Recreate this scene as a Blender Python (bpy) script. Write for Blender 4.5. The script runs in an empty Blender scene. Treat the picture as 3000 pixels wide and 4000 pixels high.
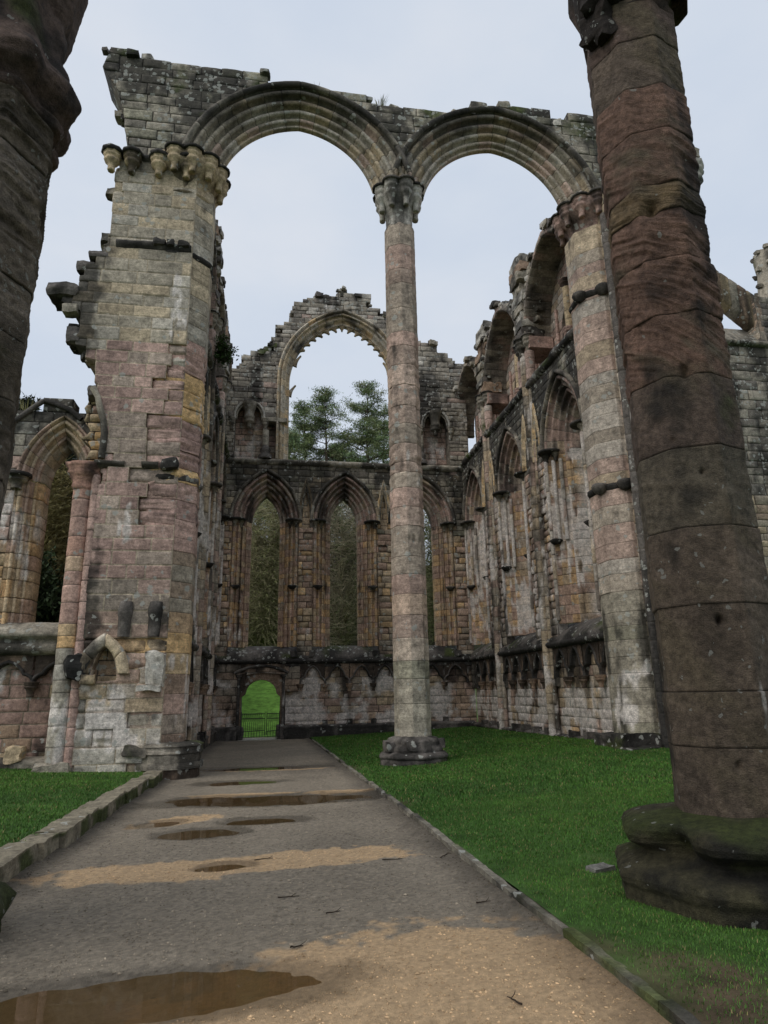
import bpy, math, random
import numpy as np
random.seed(5)
RG = np.random.default_rng(11)
SC = bpy.context.scene
COL = SC.collection

# ------------------------------------------------------------------ noise
def _h(ix, iy, iz, seed):
    n = (ix.astype(np.int64) * 374761393 + iy.astype(np.int64) * 668265263 + iz.astype(np.int64) * 2147483647 + seed * 1274126177) & 0xffffffff
    n = ((n ^ (n >> 13)) * 1274126177) & 0xffffffff
    n = ((n ^ (n >> 16)) * 2246822519) & 0xffffffff
    n = n ^ (n >> 15)
    return (n & 0xffffff).astype(np.float64) / 0xffffff
def vn(P, seed=0):
    f = np.floor(P); t = P - f; t = t * t * (3 - 2 * t)
    i = f.astype(np.int64); x, y, z = i[..., 0], i[..., 1], i[..., 2]
    r = 0
    for a in (0, 1):
        wa = t[..., 0] if a else 1 - t[..., 0]
        for b in (0, 1):
            wb = t[..., 1] if b else 1 - t[..., 1]
            for c in (0, 1):
                wc = t[..., 2] if c else 1 - t[..., 2]
                r = r + wa * wb * wc * _h(x + a, y + b, z + c, seed)
    return r * 2 - 1
def fbm(P, sc=(1, 1, 1), o=3, seed=0, g=.5):
    P = P * np.asarray(sc, float); r = 0; a = 1.; s = 0
    for k in range(o):
        r = r + a * vn(P, seed + 17 * k); s += a; a *= g; P = P * 2.03 + 7.3
    return r / s
def sm(a, b, x):
    t = np.clip((x - a) / (b - a), 0, 1); return t * t * (3 - 2 * t)
def L(c, k=1.0):
    c = np.asarray(c, float) / 255.
    return np.where(c <= .04045, c / 12.92, ((c + .055) / 1.055) ** 2.4) * k
K = 2.45                                   # albedo = colour seen under the overcast sky * K
PINK, PURP, GREY, BUFF, OCHR, DARK, RED, LGREY, BROWN, GRN = [L(c, K) for c in (
    (118, 98, 89), (104, 85, 78), (104, 98, 87), (125, 111, 89), (140, 114, 78), (64, 60, 56), (114, 88, 76), (121, 117, 109), (100, 84, 70), (90, 88, 74))]
CRUST = L((27, 26, 24), 1.5); WHITE = L((160, 153, 146), 1.95); MOSS = L((62, 70, 32), 1.25)
MORT_D = L((56, 51, 45), 1.7); MORT_L = L((150, 138, 118), 1.9)

# ------------------------------------------------------------------ mesh builder
class MB:
    def __init__(s): s.V = []; s.Q = []; s.T = []; s.C = []; s.n = 0
    def add(s, V, Q=None, C=(.3, .3, .3, .3), T=None):
        V = np.asarray(V, float).reshape(-1, 3); m = len(V)
        C = np.asarray(C, float)
        if C.ndim == 1: C = np.broadcast_to(C, (m, len(C)))
        C = C.reshape(m, -1)
        if C.shape[1] == 3: C = np.concatenate([C, np.full((m, 1), .3)], 1)
        s.V.append(V); s.C.append(C)
        if Q is not None and len(Q): s.Q.append(np.asarray(Q, np.int64).reshape(-1, 4) + s.n)
        if T is not None and len(T): s.T.append(np.asarray(T, np.int64).reshape(-1, 3) + s.n)
        s.n += m
    def grid(s, P, C, cu=False):
        nv, nu = P.shape[:2]
        i = np.arange(nv * nu).reshape(nv, nu)
        if cu: i = np.concatenate([i, i[:, :1]], 1)
        Q = np.stack([i[:-1, :-1], i[:-1, 1:], i[1:, 1:], i[1:, :-1]], -1).reshape(-1, 4)
        C = np.asarray(C, float)
        s.add(P, Q, C if C.ndim == 1 else C.reshape(nv * nu, -1))
    def grids(s, P, C):                   # (B,nv,nu,3)
        B, nv, nu = P.shape[:3]
        i = np.arange(B * nv * nu).reshape(B, nv, nu)
        Q = np.stack([i[:, :-1, :-1], i[:, :-1, 1:], i[:, 1:, 1:], i[:, 1:, :-1]], -1).reshape(-1, 4)
        s.add(P, Q, C.reshape(B * nv * nu, -1))
    def build(s, name, mat, parent=None, smooth=True):
        V = np.concatenate(s.V).astype(np.float32); C = np.concatenate(s.C).astype(np.float32)
        if parent is not None:
            p = parent; off = np.zeros(3)
            while p is not None: off = off + np.array(p.location); p = p.parent
            V = V - off.astype(np.float32)
        Q = np.concatenate(s.Q) if s.Q else np.zeros((0, 4), np.int64)
        T = np.concatenate(s.T) if s.T else np.zeros((0, 3), np.int64)
        me = bpy.data.meshes.new(name)
        me.vertices.add(len(V)); me.vertices.foreach_set('co', V.ravel())
        lv = np.concatenate([Q.ravel(), T.ravel()]).astype(np.int32)
        me.loops.add(len(lv)); me.loops.foreach_set('vertex_index', lv)
        ls = np.concatenate([np.arange(len(Q)) * 4, len(Q) * 4 + np.arange(len(T)) * 3]).astype(np.int32)
        me.polygons.add(len(ls)); me.polygons.foreach_set('loop_start', ls)
        me.update(calc_edges=True)
        me.polygons.foreach_set('use_smooth', np.full(len(ls), smooth))
        a = me.color_attributes.new('Col', 'FLOAT_COLOR', 'POINT'); a.data.foreach_set('color', C.ravel())
        me.materials.append(mat); me.update()
        o = bpy.data.objects.new(name, me); COL.objects.link(o)
        if parent is not None: o.parent = parent
        return o
def tag(o, label=None, cat=None, group=None, kind=None):
    if label: o['label'] = label
    if cat: o['category'] = cat
    if group: o['group'] = group
    if kind: o['kind'] = kind
    return o
def thing(name, loc, label, cat, group=None):
    o = bpy.data.objects.new(name, None); o.location = loc; o.empty_display_size = .3; COL.objects.link(o)
    return tag(o, label, cat, group)

# ------------------------------------------------------------------ materials
def newmat(name):
    m = bpy.data.materials.new(name); m.use_nodes = True; nt = m.node_tree; nt.nodes.clear()
    out = nt.nodes.new('ShaderNodeOutputMaterial'); b = nt.nodes.new('ShaderNodeBsdfPrincipled')
    nt.links.new(b.outputs[0], out.inputs[0]); return m, nt, b
def nd(nt, t, **k):
    n = nt.nodes.new(t)
    for a, v in k.items(): setattr(n, a, v)
    return n
def mathn(nt, op, a, b=None):
    n = nd(nt, 'ShaderNodeMath', operation=op)
    for i, v in ((0, a), (1, b)):
        if v is None: continue
        if isinstance(v, (int, float)): n.inputs[i].default_value = v
        else: nt.links.new(v, n.inputs[i])
    return n.outputs[0]
def mixc(nt, fac, a, b, bt='MIX'):
    n = nd(nt, 'ShaderNodeMix', data_type='RGBA', blend_type=bt)
    for s, v in ((n.inputs[0], fac), (n.inputs[6], a), (n.inputs[7], b)):
        if isinstance(v, (int, float)): s.default_value = v
        elif isinstance(v, tuple): s.default_value = v
        else: nt.links.new(v, s)
    return n.outputs[2]
def ramp(nt, v, pts):
    r = nd(nt, 'ShaderNodeValToRGB'); e = r.color_ramp.elements
    while len(e) < len(pts): e.new(.5)
    for el, (p, c) in zip(e, pts): el.position = p; el.color = (c, c, c, 1) if not isinstance(c, tuple) else c
    nt.links.new(v, r.inputs[0]); return r.outputs[0]
def noise(nt, vec, scale, detail=5, rough=.6):
    n = nd(nt, 'ShaderNodeTexNoise'); n.inputs['Scale'].default_value = scale; n.inputs['Detail'].default_value = detail
    n.inputs['Roughness'].default_value = rough; nt.links.new(vec, n.inputs['Vector']); return n.outputs[0]
def stone_mat(name, bump=1.0, lichen=1.0, fine=1.0, rough=.82, strata=.5, sz=7):
    m, nt, b = newmat(name)
    at = nd(nt, 'ShaderNodeAttribute', attribute_name='Col')
    geo = nd(nt, 'ShaderNodeNewGeometry'); pos = geo.outputs['Position']
    mp = nd(nt, 'ShaderNodeMapping'); mp.inputs['Scale'].default_value = (1, 1, sz); nt.links.new(pos, mp.inputs[0])
    n1 = noise(nt, pos, 5 * fine, 6, .65); n2 = noise(nt, pos, 42 * fine, 4, .7); n3 = noise(nt, mp.outputs[0], 3 * fine, 5, .6)
    c = at.outputs['Color']
    c = mixc(nt, 1., c, ramp(nt, n1, [(.28, .55), (.5, 1.0), (.72, 1.42)]), 'MULTIPLY')
    c = mixc(nt, 1., c, ramp(nt, n2, [(.3, .72), (.5, 1.), (.7, 1.3)]), 'MULTIPLY')
    n4 = noise(nt, pos, 15 * fine ** .5, 5, .7)
    c = mixc(nt, 1., c, ramp(nt, n4, [(.3, .6), (.5, 1.), (.7, 1.35)]), 'MULTIPLY')
    # pale lichen spots
    vo = nd(nt, 'ShaderNodeTexVoronoi'); vo.inputs['Scale'].default_value = 7.5 * (fine if fine < 2 else 3.4); vo.inputs['Randomness'].default_value = 1.
    wn = nd(nt, 'ShaderNodeTexNoise'); wn.inputs['Scale'].default_value = 11; nt.links.new(pos, wn.inputs['Vector'])
    ad = nd(nt, 'ShaderNodeVectorMath', operation='MULTIPLY_ADD'); nt.links.new(wn.outputs['Color'], ad.inputs[0]); ad.inputs[1].default_value = (.12, .12, .12); nt.links.new(pos, ad.inputs[2])
    nt.links.new(ad.outputs[0], vo.inputs['Vector'])
    rnd = nd(nt, 'ShaderNodeSeparateColor'); nt.links.new(vo.outputs['Color'], rnd.inputs[0])
    rad = mathn(nt, 'MULTIPLY', rnd.outputs[0], .68)
    spot = mathn(nt, 'GREATER_THAN', rad, vo.outputs['Distance'])
    den = mathn(nt, 'GREATER_THAN', at.outputs['Alpha'], rnd.outputs[1])
    big = mathn(nt, 'GREATER_THAN', noise(nt, pos, 1.3, 3), .47)
    f = mathn(nt, 'MULTIPLY', mathn(nt, 'MULTIPLY', spot, den), mathn(nt, 'MULTIPLY', big, .75 * lichen))
    c = mixc(nt, f, c, (.36, .36, .32, 1))
    nt.links.new(c, b.inputs['Base Color'])
    b.inputs['Roughness'].default_value = rough; b.inputs['Specular IOR Level'].default_value = .25
    hs = mathn(nt, 'ADD', mathn(nt, 'ADD', mathn(nt, 'MULTIPLY', n1, .6), mathn(nt, 'MULTIPLY', n2, .3 + (.5 if fine > 2 else 0))), mathn(nt, 'MULTIPLY', n3, strata))
    bp = nd(nt, 'ShaderNodeBump'); bp.inputs['Strength'].default_value = .75 * bump; bp.inputs['Distance'].default_value = .04
    nt.links.new(hs, bp.inputs['Height']); nt.links.new(bp.outputs[0], b.inputs['Normal'])
    return m
STONE = stone_mat('weathered_sandstone')
STONE_NEAR = stone_mat('weathered_sandstone_column', 1.7, .9, 2.2, .88, .28, 3)
def attr_mat(name, rough=.8, spec=.2, var=.35, scale=6., trans=0., bump=0., bscale=60):
    m, nt, b = newmat(name)
    at = nd(nt, 'ShaderNodeAttribute', attribute_name='Col'); geo = nd(nt, 'ShaderNodeNewGeometry')
    n1 = noise(nt, geo.outputs['Position'], scale, 5, .65)
    c = mixc(nt, 1., at.outputs['Color'], ramp(nt, n1, [(.3, 1 - var), (.7, 1 + var)]), 'MULTIPLY')
    nt.links.new(c, b.inputs['Base Color']); b.inputs['Roughness'].default_value = rough; b.inputs['Specular IOR Level'].default_value = spec
    if bump:
        bp = nd(nt, 'ShaderNodeBump'); bp.inputs['Strength'].default_value = bump; bp.inputs['Distance'].default_value = .02
        nt.links.new(noise(nt, geo.outputs['Position'], bscale, 4, .7), bp.inputs['Height']); nt.links.new(bp.outputs[0], b.inputs['Normal'])
    return m, nt, b
LEAF = attr_mat('foliage', .7, .2, .3, 1.5)[0]
BARK = attr_mat('bark', .9, .1, .35, 6.)[0]
GRASSM = attr_mat('grass_blades', .65, .25, .25, 1.2)[0]
LAWN = attr_mat('turf', .9, .1, .45, 3., bump=.6, bscale=50)[0]
IRON = attr_mat('black_iron', .5, .4, .2, 20)[0]

# ------------------------------------------------------------------ wall frames and generators
class Fr:
    def __init__(s, o, U, N): s.o = np.array(o, float); s.U = np.array(U, float); s.N = np.array(N, float)
    def P(s, u, v, h):
        u, v, h = np.broadcast_arrays(np.asarray(u, float), np.asarray(v, float), np.asarray(h, float))
        return s.o + u[..., None] * s.U + h[..., None] * s.N + v[..., None] * np.array([0, 0, 1.])
def finish(P, col, st, alpha=.3):
    """mix soiling, limewash and moss into the stone colour"""
    A = np.full(P.shape[:-1], alpha)
    if st is not None:
        r = st(P)
        d, w, g = r[:3]
        if len(r) > 3: A = np.broadcast_to(r[3], P.shape[:-1])
        col = col + (CRUST - col) * np.clip(d, 0, 1)[..., None] * .9
        col = col + (WHITE - col) * np.clip(w, 0, 1)[..., None] * .8
        col = col + (MOSS - col) * np.clip(g, 0, 1)[..., None] * .85
    return np.concatenate([np.clip(col, .004, .8), A[..., None]], -1)
def pick(opts, PULL=.46):
    cs = np.array([c for c, w in opts]); w = np.cumsum([w for c, w in opts]); w = w / w[-1]
    mean = sum(c * q for c, q in opts) / sum(q for c, q in opts)
    def f(u, v, r): return cs[np.minimum(np.searchsorted(w, r), len(cs) - 1)] * (1 - PULL) + mean * PULL
    return f
def zones(*zs, jit=.35):
    """zs: (v upper limit, options) from below"""
    ps = [(z, pick(o)) for z, o in zs]
    def f(u, v, r):
        rr = (r * 7.31) % 1.; vv = v + (((r * 13.7) % 1.) - .5) * 2 * jit
        out = ps[-1][1](u, v, rr)
        for z, p in reversed(ps): out = np.where((vv < z)[..., None], p(u, v, rr), out)
        return out
    return f
def lines(w, j, b, n):
    """absolute joint / bevel offsets, then even interior: (...,n)"""
    w = np.asarray(w)[..., None]; j_ = np.minimum(j, w * .12); b_ = np.minimum(j + b, w * .3)
    k = n - 6
    inner = b_ + (w - 2 * b_) * (np.arange(1, k + 1) / (k + 1))
    return np.concatenate([w * 0, j_, b_, inner, w - b_, w - j_, w], -1)
def wall(mb, fr, u0, u1, v0, v1, course=(.26, .36), length=(.4, .95), ops=(), keep=None, left=None, right=None, nu=9, nv=8,
         thick=.5, jd=.016, jw=.006, bev=.016, rough=.010, er=None, pal=None, mort=MORT_D, st=None, seed=0, hvar=.010, alpha=.3, jit=.16):
    R = np.random.default_rng(seed + 100)
    B = []; v = v0
    while v < v1 - .02:
        h = R.uniform(*course)
        if v + h > v1 - course[0] * .6: h = v1 - v
        br = sorted([x for x, f in ops if max(f(np.linspace(v, v + h, 5))) > 0])
        e = [u0] + [b for b in br if u0 < b < u1] + [u1]
        for a, b in zip(e[:-1], e[1:]):
            u = a; first = True
            while u < b - 1e-4:
                l = R.uniform(*length)
                if first and not br: l *= R.uniform(.3, 1)
                if u + l > b - length[0] * .5: l = b - u
                B.append((u, u + l, v, v + h)); u += l; first = False
        v += h
    B = np.array(B)
    uc, vc = (B[:, 0] + B[:, 1]) / 2, (B[:, 2] + B[:, 3]) / 2
    r = R.random((len(B), 4)); nz_ = fbm(np.stack([uc * .55, vc * .55, 0 * uc + seed], -1), (1, 1, 1), 2, 77) * .9 + .5
    r[:, 0] = np.clip(.45 * r[:, 0] + .55 * nz_, 0, .999)
    if keep is not None:
        k = keep(uc, vc, r[:, 3]); B = B[k]; uc = uc[k]; vc = vc[k]; r = r[k]
    hv = B[:, 3] - B[:, 2]
    V = B[:, 2][:, None] + lines(hv, jw, bev, nv)                     # B,nv
    U0 = np.repeat(B[:, :1], nv, 1); U1 = np.repeat(B[:, 1:2], nv, 1)
    for x, f in ops:
        w = f(V); rt = (uc > x)[:, None]
        U0 = np.where(rt & (w > 0), np.maximum(U0, x + w), U0); U1 = np.where(~rt & (w > 0), np.minimum(U1, x - w), U1)
    if left is not None: U0 = np.maximum(U0, left(V) if callable(left) else left)
    if right is not None: U1 = np.minimum(U1, right(V) if callable(right) else right)
    W = U1 - U0; k = W.max(1) > .03
    B, uc, vc, r, V, U0, W = B[k], uc[k], vc[k], r[k], V[k], U0[k], np.maximum(W[k], 0)
    n = len(B)
    U = U0[..., None] + lines(W, jw, bev, nu)                        # B,nv,nu
    V = np.repeat(V[..., None], nu, 2)
    ri = np.minimum(np.minimum(np.arange(nu), nu - 1 - np.arange(nu))[None, :], np.minimum(np.arange(nv), nv - 1 - np.arange(nv))[:, None])
    e = np.zeros(n) if er is None else np.clip(er(uc, vc, r[:, 2]), 0, 1.2)
    P = fr.P(U, V, 0)
    h = np.repeat(((r[:, 1] - .5) * 2 * hvar)[:, None, None], nv, 1).repeat(nu, 2)
    off = (r[:, :1] * 37)[:, :, None, None]
    h = h + rough * fbm(P + off, (4, 4, 5), 3, seed) * 1.6
    st3 = fbm(P + off, (1.3, 1.3, 12), 3, seed + 3)
    du = np.minimum(U - U[..., :1], U[..., -1:] - U); dv = np.minimum(V - V[:, :1], V[:, -1:] - V)
    dd = np.minimum(du, dv)
    E = e[:, None, None]
    h = h - E * (.02 + .055 * (st3 + .4) + .075 * np.exp(-dv / .045) + .045 * np.exp(-du / .05))
    h = np.where(ri == 0, np.minimum(-jd - E * .10, h), np.where(ri == 1, np.minimum(-jd * .8 - E * .09, h), h))
    P = fr.P(U, V, h)
    c = (pal(uc, vc, r[:, 0]) if pal else np.repeat(GREY[None], n, 0))
    c = c * (1 + (((r[:, 3] * 5.7) % 1.) - .5)[:, None] * 2 * jit)
    C = np.broadcast_to(c[:, None, None, :], P.shape).copy()
    C = C * (1 + .22 * fbm(P + off, (2.2, 2.2, 3), 2, seed + 9) + .3 * E * st3)[..., None]
    C = C * (1 + .55 * fbm(P, (1.2, 1.2, .3), 4, 201))[..., None]
    C = np.where((ri <= 1)[None, :, :, None], mort * (1 + .25 * fbm(P, (3, 3, 3), 2, 5))[..., None], C)
    C = finish(P, C, st, alpha)
    mb.grids(P, C)
    if thick:                                                        # skirts: the block's depth
        idx = [(0, q) for q in range(nu)] + [(q, nu - 1) for q in range(1, nv)] + [(nv - 1, q) for q in range(nu - 2, -1, -1)] + [(q, 0) for q in range(nv - 2, -1, -1)]
        a = np.array(idx)
        ring = P[:, a[:, 0], a[:, 1]]; rc = C[:, a[:, 0], a[:, 1]].copy(); rc2 = C[:, nv // 2, nu // 2][:, None]
        rc[:] = rc * .4 + rc2 * .6
        bu, bv = U[:, a[:, 0], a[:, 1]], V[:, a[:, 0], a[:, 1]]
        back = fr.P(bu, bv, -thick)
        G = np.stack([ring, ring * .5 + back * .5 + fbm(ring, (5, 5, 5), 2, 3)[..., None] * .02, back], 1); mb.grids(G, np.stack([rc, rc, rc], 1))
    return
def arch_c(w, h): return (h * h - w * w) / (2 * w)
def arch_hw(w, c, zs, d=0., zlo=-9.):
    """half width of the opening (offset d) as a function of height"""
    R = w + c + d
    def f(v):
        v = np.asarray(v, float); t = R * R - np.maximum(v - zs, 0) ** 2
        x = np.sqrt(np.maximum(t, 0)) - c
        return np.where((t > 0) & (x > 0) & (v > zlo), x, 0)
    return f
def path_lines(w, c, zs, zb, part='all', vou=.38, jh=.32, seed=0):
    """returns fn(d)->(x,z), block ids, joint flags"""
    R = np.random.default_rng(seed); S = []; bid = 0; eps = .12
    Rm = w + c + .4
    th0 = 0. if zb <= zs else math.asin(min(1, (zb - zs) / Rm))
    tha = math.acos(max(-1, min(1, c / Rm)))
    nv_ = max(2, int(Rm * (tha - th0) / vou))
    jz = []
    if zb < zs:
        z = zb
        while z < zs - .01:
            h = jh * R.uniform(.75, 1.25)
            if z + h > zs - jh * .5: h = zs - z
            jz.append((z, z + h)); z += h
    fr_ = [0, .035, .12, .5, .88, .965]
    if part in ('all', 'left', 'jambs'):
        for a, b in jz:
            for t in fr_: S.append(('L', a + (b - a) * t, bid, t == 0))
            bid += 1
        if part != 'all': S.append(('L', zs, bid, True))
    if part in ('all', 'arch'):
        for sd in ('A', 'B'):
            for q in range(nv_):
                for t in fr_:
                    tt = (q + t) / nv_
                    S.append((sd, tt if sd == 'A' else 1 - tt, bid, t == 0))
                bid += 1
        S.append(('B', 0., bid - 1, True))
    if part in ('all', 'right'):
        for a, b in reversed(jz):
            for t in fr_: S.append(('R', b - (b - a) * t, bid, t == 0))
            bid += 1
        S.append(('R', zb, bid, True))
    sec = np.array([s[0] for s in S]); tv = np.array([s[1] for s in S])
    ids = np.array([s[2] for s in S]); jt = np.array([s[3] for s in S])
    def fn(d):
        Rr = w + c + d
        t0 = 0. if zb <= zs else math.asin(max(-1, min(1, (zb - zs) / Rr)))
        ta = math.acos(max(-1, min(1, c / Rr)))
        th = t0 + (ta - t0) * tv
        x = np.where(sec == 'A', c - Rr * np.cos(th), np.where(sec == 'B', -c + Rr * np.cos(th), np.where(sec == 'L', -(w + d), w + d)))
        z = np.where((sec == 'A') | (sec == 'B'), zs + Rr * np.sin(th), tv)
        return x, z
    return fn, ids, jt
def bowtells(spec, end):
    """moulding profile: list of (d, depth, radius, hollow depth) rolls parted by deep hollows"""
    out = []
    for cx, cy, r, hd in spec:
        out += [(cx + r * math.cos(math.radians(a)), cy + r * math.sin(math.radians(a))) for a in (40, 0, -40, -80, -120, -160, -205)]
        out += [(cx - r - .025, cy + hd * .8), (cx - r - .05, cy + hd)]
    return out + end
def roll(cx, cy, r, a0, a1, n=6):
    return [(cx + r * math.cos(math.radians(a)), cy + r * math.sin(math.radians(a))) for a in np.linspace(a0, a1, n)]
def sweep(mb, fr, xc, pl, prof, pal, st=None, seed=0, er=0., mort=MORT_D, groove=.012, rough=.008, alpha=.2, jit=.14, close=False):
    fn, ids, jt = pl
    prof = list(prof) + ([prof[0]] if close else [])
    X = []; Z = []; Dp = []
    for d, dep in prof:
        x, z = fn(d); X.append(x); Z.append(z); Dp.append(np.full(len(x), dep))
    X, Z, Dp = np.array(X).T, np.array(Z).T, np.array(Dp).T            # S,K
    R = np.random.default_rng(seed + 50); nb = ids.max() + 2
    pa = np.array(prof); cum = np.concatenate([[0], np.cumsum(np.hypot(*np.diff(pa, axis=0).T))]); grp = np.floor(cum / .42).astype(int)
    r2 = R.random((nb, grp.max() + 1, 2)); r = R.random((nb, 3))
    P = fr.P(xc + X, Z, -Dp)
    e = er * (.4 + r[ids, 1])[:, None]
    st3 = fbm(P, (1.5, 1.5, 11), 3, seed)
    push = e * (.03 + .055 * st3) + np.where(jt[:, None], groove + e * .05, 0) + rough * fbm(P, (6, 6, 6), 2, seed + 4)
    # move away from the opening and into the wall
    nx = np.sign(X) ; P = P + nx[..., None] * fr.U * (push * .6)[..., None] - fr.N * (push * .8)[..., None]
    ng = grp.max() + 1; zz0 = np.zeros(nb * ng)
    c = (pal(zz0, zz0, r2[..., 0].ravel()) * (1 + (r2[..., 1].ravel()[:, None] - .5) * 2 * jit)).reshape(nb, ng, 3)
    C = c[ids[:, None], grp[None, :]] * (1 + .18 * fbm(P, (3, 3, 3), 2, seed)[..., None])
    C = C * (1 + .45 * fbm(P, (1.3, 1.3, .4), 3, 201))[..., None]
    C = np.where(jt[:, None, None], mort, C)
    mb.grid(P, finish(P, C, st, alpha))
def lathe(mb, c, prof, pal=GREY, n=16, a0=0, a1=360, st=None, rough=.006, lob=None, seed=0, alpha=.2, oct_=None, groove=()):
    full = abs(a1 - a0) >= 359.9
    A = np.radians(np.linspace(a0, a1, n, endpoint=not full))
    r = np.array([p[0] for p in prof])[:, None]; z = np.array([p[1] for p in prof])[:, None]
    rr = r * np.ones_like(A)
    if oct_ is not None:
        m = (A - math.radians(oct_)) % (math.pi / 4) - math.pi / 8
        rr = rr * (math.cos(math.pi / 8) / np.cos(m))
    if lob is not None:
        k, am, ph = lob; rr = rr * (1 + am * np.cos(k * (A - math.radians(ph))))
    P = np.stack([c[0] + rr * np.cos(A), c[1] + rr * np.sin(A), c[2] + z + 0 * A], -1)
    n_ = fbm(P, (5, 5, 6), 3, seed) * rough * 2
    P[..., 0] += n_ * np.cos(A); P[..., 1] += n_ * np.sin(A); P[..., 2] += n_ * .5
    C = np.broadcast_to(pal, P.shape) * (1 + .25 * fbm(P, (4, 4, 4), 2, seed + 2)[..., None])
    mb.grid(P, finish(P, C, st, alpha), cu=full)
def cube(mb, c, s, col, rz=0., n=5, rough=.02, seed=0, st=None, rnd=.0, alpha=.25, fq=4.):
    """a rough dressed stone: box with displaced faces"""
    t = np.linspace(-1, 1, n); a, b = np.meshgrid(t, t); o = np.ones_like(a)
    fs = [(a, b, o), (a, b, -o), (a, o, b), (a, -o, b), (o, a, b), (-o, a, b)]
    for f in fs:
        q = np.stack(f, -1)
        if rnd:
            ln = np.linalg.norm(q, axis=-1, keepdims=True); q = q * (1 - rnd) + rnd * q / ln * 1.25
        p = q * np.array(s) * .5
        cr, sr = math.cos(rz), math.sin(rz)
        P = np.stack([p[..., 0] * cr - p[..., 1] * sr, p[..., 0] * sr + p[..., 1] * cr, p[..., 2]], -1) + np.array(c)
        D = np.stack([fbm(P, (fq,) * 3, 3, seed + k) for k in range(3)], -1)
        P = P + D * rough * 2
        C = np.broadcast_to(col, P.shape) * (1 + .25 * fbm(P, (4, 4, 6), 2, seed + 5)[..., None])
        mb.grid(P, finish(P, C, st, alpha))
def zf(*pts):
    zs = [p[0] for p in pts]; vs = [p[1] for p in pts]
    return lambda z: np.interp(z, zs, vs)
def soil(dz, wz=None, mz=None, seed=0, al=None, f=(1.7, 1.7, .3), cb=(.0, .5)):
    """stain function: black crust in vertical streaks, limewash and moss by height"""
    def st(P):
        z = P[..., 2]
        s = fbm(P, f, 4, seed) * 1.3; s2 = fbm(P, (5, 5, 5), 3, seed + 8)
        d = sm(cb[0], cb[1], s + .45 * s2 + dz(z)) * .92
        w = np.zeros_like(z) if wz is None else sm(.0, .12, fbm(P, (1.1, 1.1, .9), 4, seed + 20) + .5 * fbm(P, (6, 6, 1.5), 3, seed + 21) + wz(z))
        g = np.zeros_like(z) if mz is None else sm(0, .3, fbm(P, (1.3, 1.3, 1.3), 4, seed + 30) + mz(z))
        A = np.full_like(z, .2) if al is None else al(z)
        return d, w, g, A
    return st
# ------------------------------------------------------------------ shared assemblies
FIN = (-45.,)
def bell(mb, c, r, z0, z1, col=GREY, a0=0, a1=360, st=None, n=14, seed=0, oct_=None):
    """a moulded bell capital between z0 and z1"""
    H = z1 - z0
    pr = [(.42, 0), (.5, .03), (.52, .08), (.46, .12), (.48, .25), (.58, .42), (.78, .56), (.92, .61), (.94, .66), (.84, .70), (.86, .76), (.98, .80), (1.0, .86), (.92, .90), (1.06, .92), (1.08, .98), (.9, 1.0), (.2, 1.0)]
    lathe(mb, (c[0], c[1], z0), [(p[0] * r, p[1] * H) for p in pr], col, n, a0, a1, st, seed=seed, oct_=oct_)
def corbelcap(mb, c, r, z0, z1, col=GREY, st=None, seed=0):
    """capital whose shaft is lost: moulded bell over a short broken stub"""
    H = z1 - z0
    pr = [(.02, .02), (.36, .0), (.42, .06), (.38, .14), (.40, .26), (.52, .36), (.76, .45), (.86, .50), (.87, .56), (.78, .60), (.80, .66), (.95, .71), (.99, .77), (.90, .82), (1.0, .86), (1.05, .96), (.9, 1.0), (.1, 1.0)]
    lathe(mb, (c[0], c[1], z0), [(p[0] * r, p[1] * H) for p in pr], col, 16, st=st, seed=seed, oct_=22.5)
LPROF = [(.95, .0), (.92, .05), (.90, .10)] + bowtells([(.80, .07, .07, .13), (.60, .24, .07, .13), (.40, .40, .07, .13), (.20, .56, .06, .11)], [(.05, .66), (.0, .70), (.0, 1.15)])
JPROF = LPROF
P_JAMB = pick([(PINK, 2.6), (PURP, 1.4), (BROWN, 1), (OCHR, 2.2), (BUFF, 2.2), (GREY, 1)])
P_ARCH = pick([(PINK, 3), (PURP, 2), (GREY, 3), (BUFF, .8), (DARK, 1)])
P_GRAND = pick([(GREY, 3), (BUFF, 2.2), (PINK, 2.2), (LGREY, 1), (OCHR, .6)])
S_ARCH = soil(zf((0, -.3), (9, -.1), (10.5, .02), (12.5, .22)), seed=41)
S_JAMB = soil(zf((3, .15), (4.2, -.22), (6.5, -.12), (7, -.3), (9, -.2), (10, -.05)), zf((3, -.5), (20, -.5)), seed=43)
S_DARK = soil(zf((-9, .35), (50, .35)), seed=44)
S_CAP = soil(zf((-9, .12), (50, .12)), seed=45)
S_ABAC = soil(zf((-9, .6), (50, .6)), seed=46)
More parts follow.
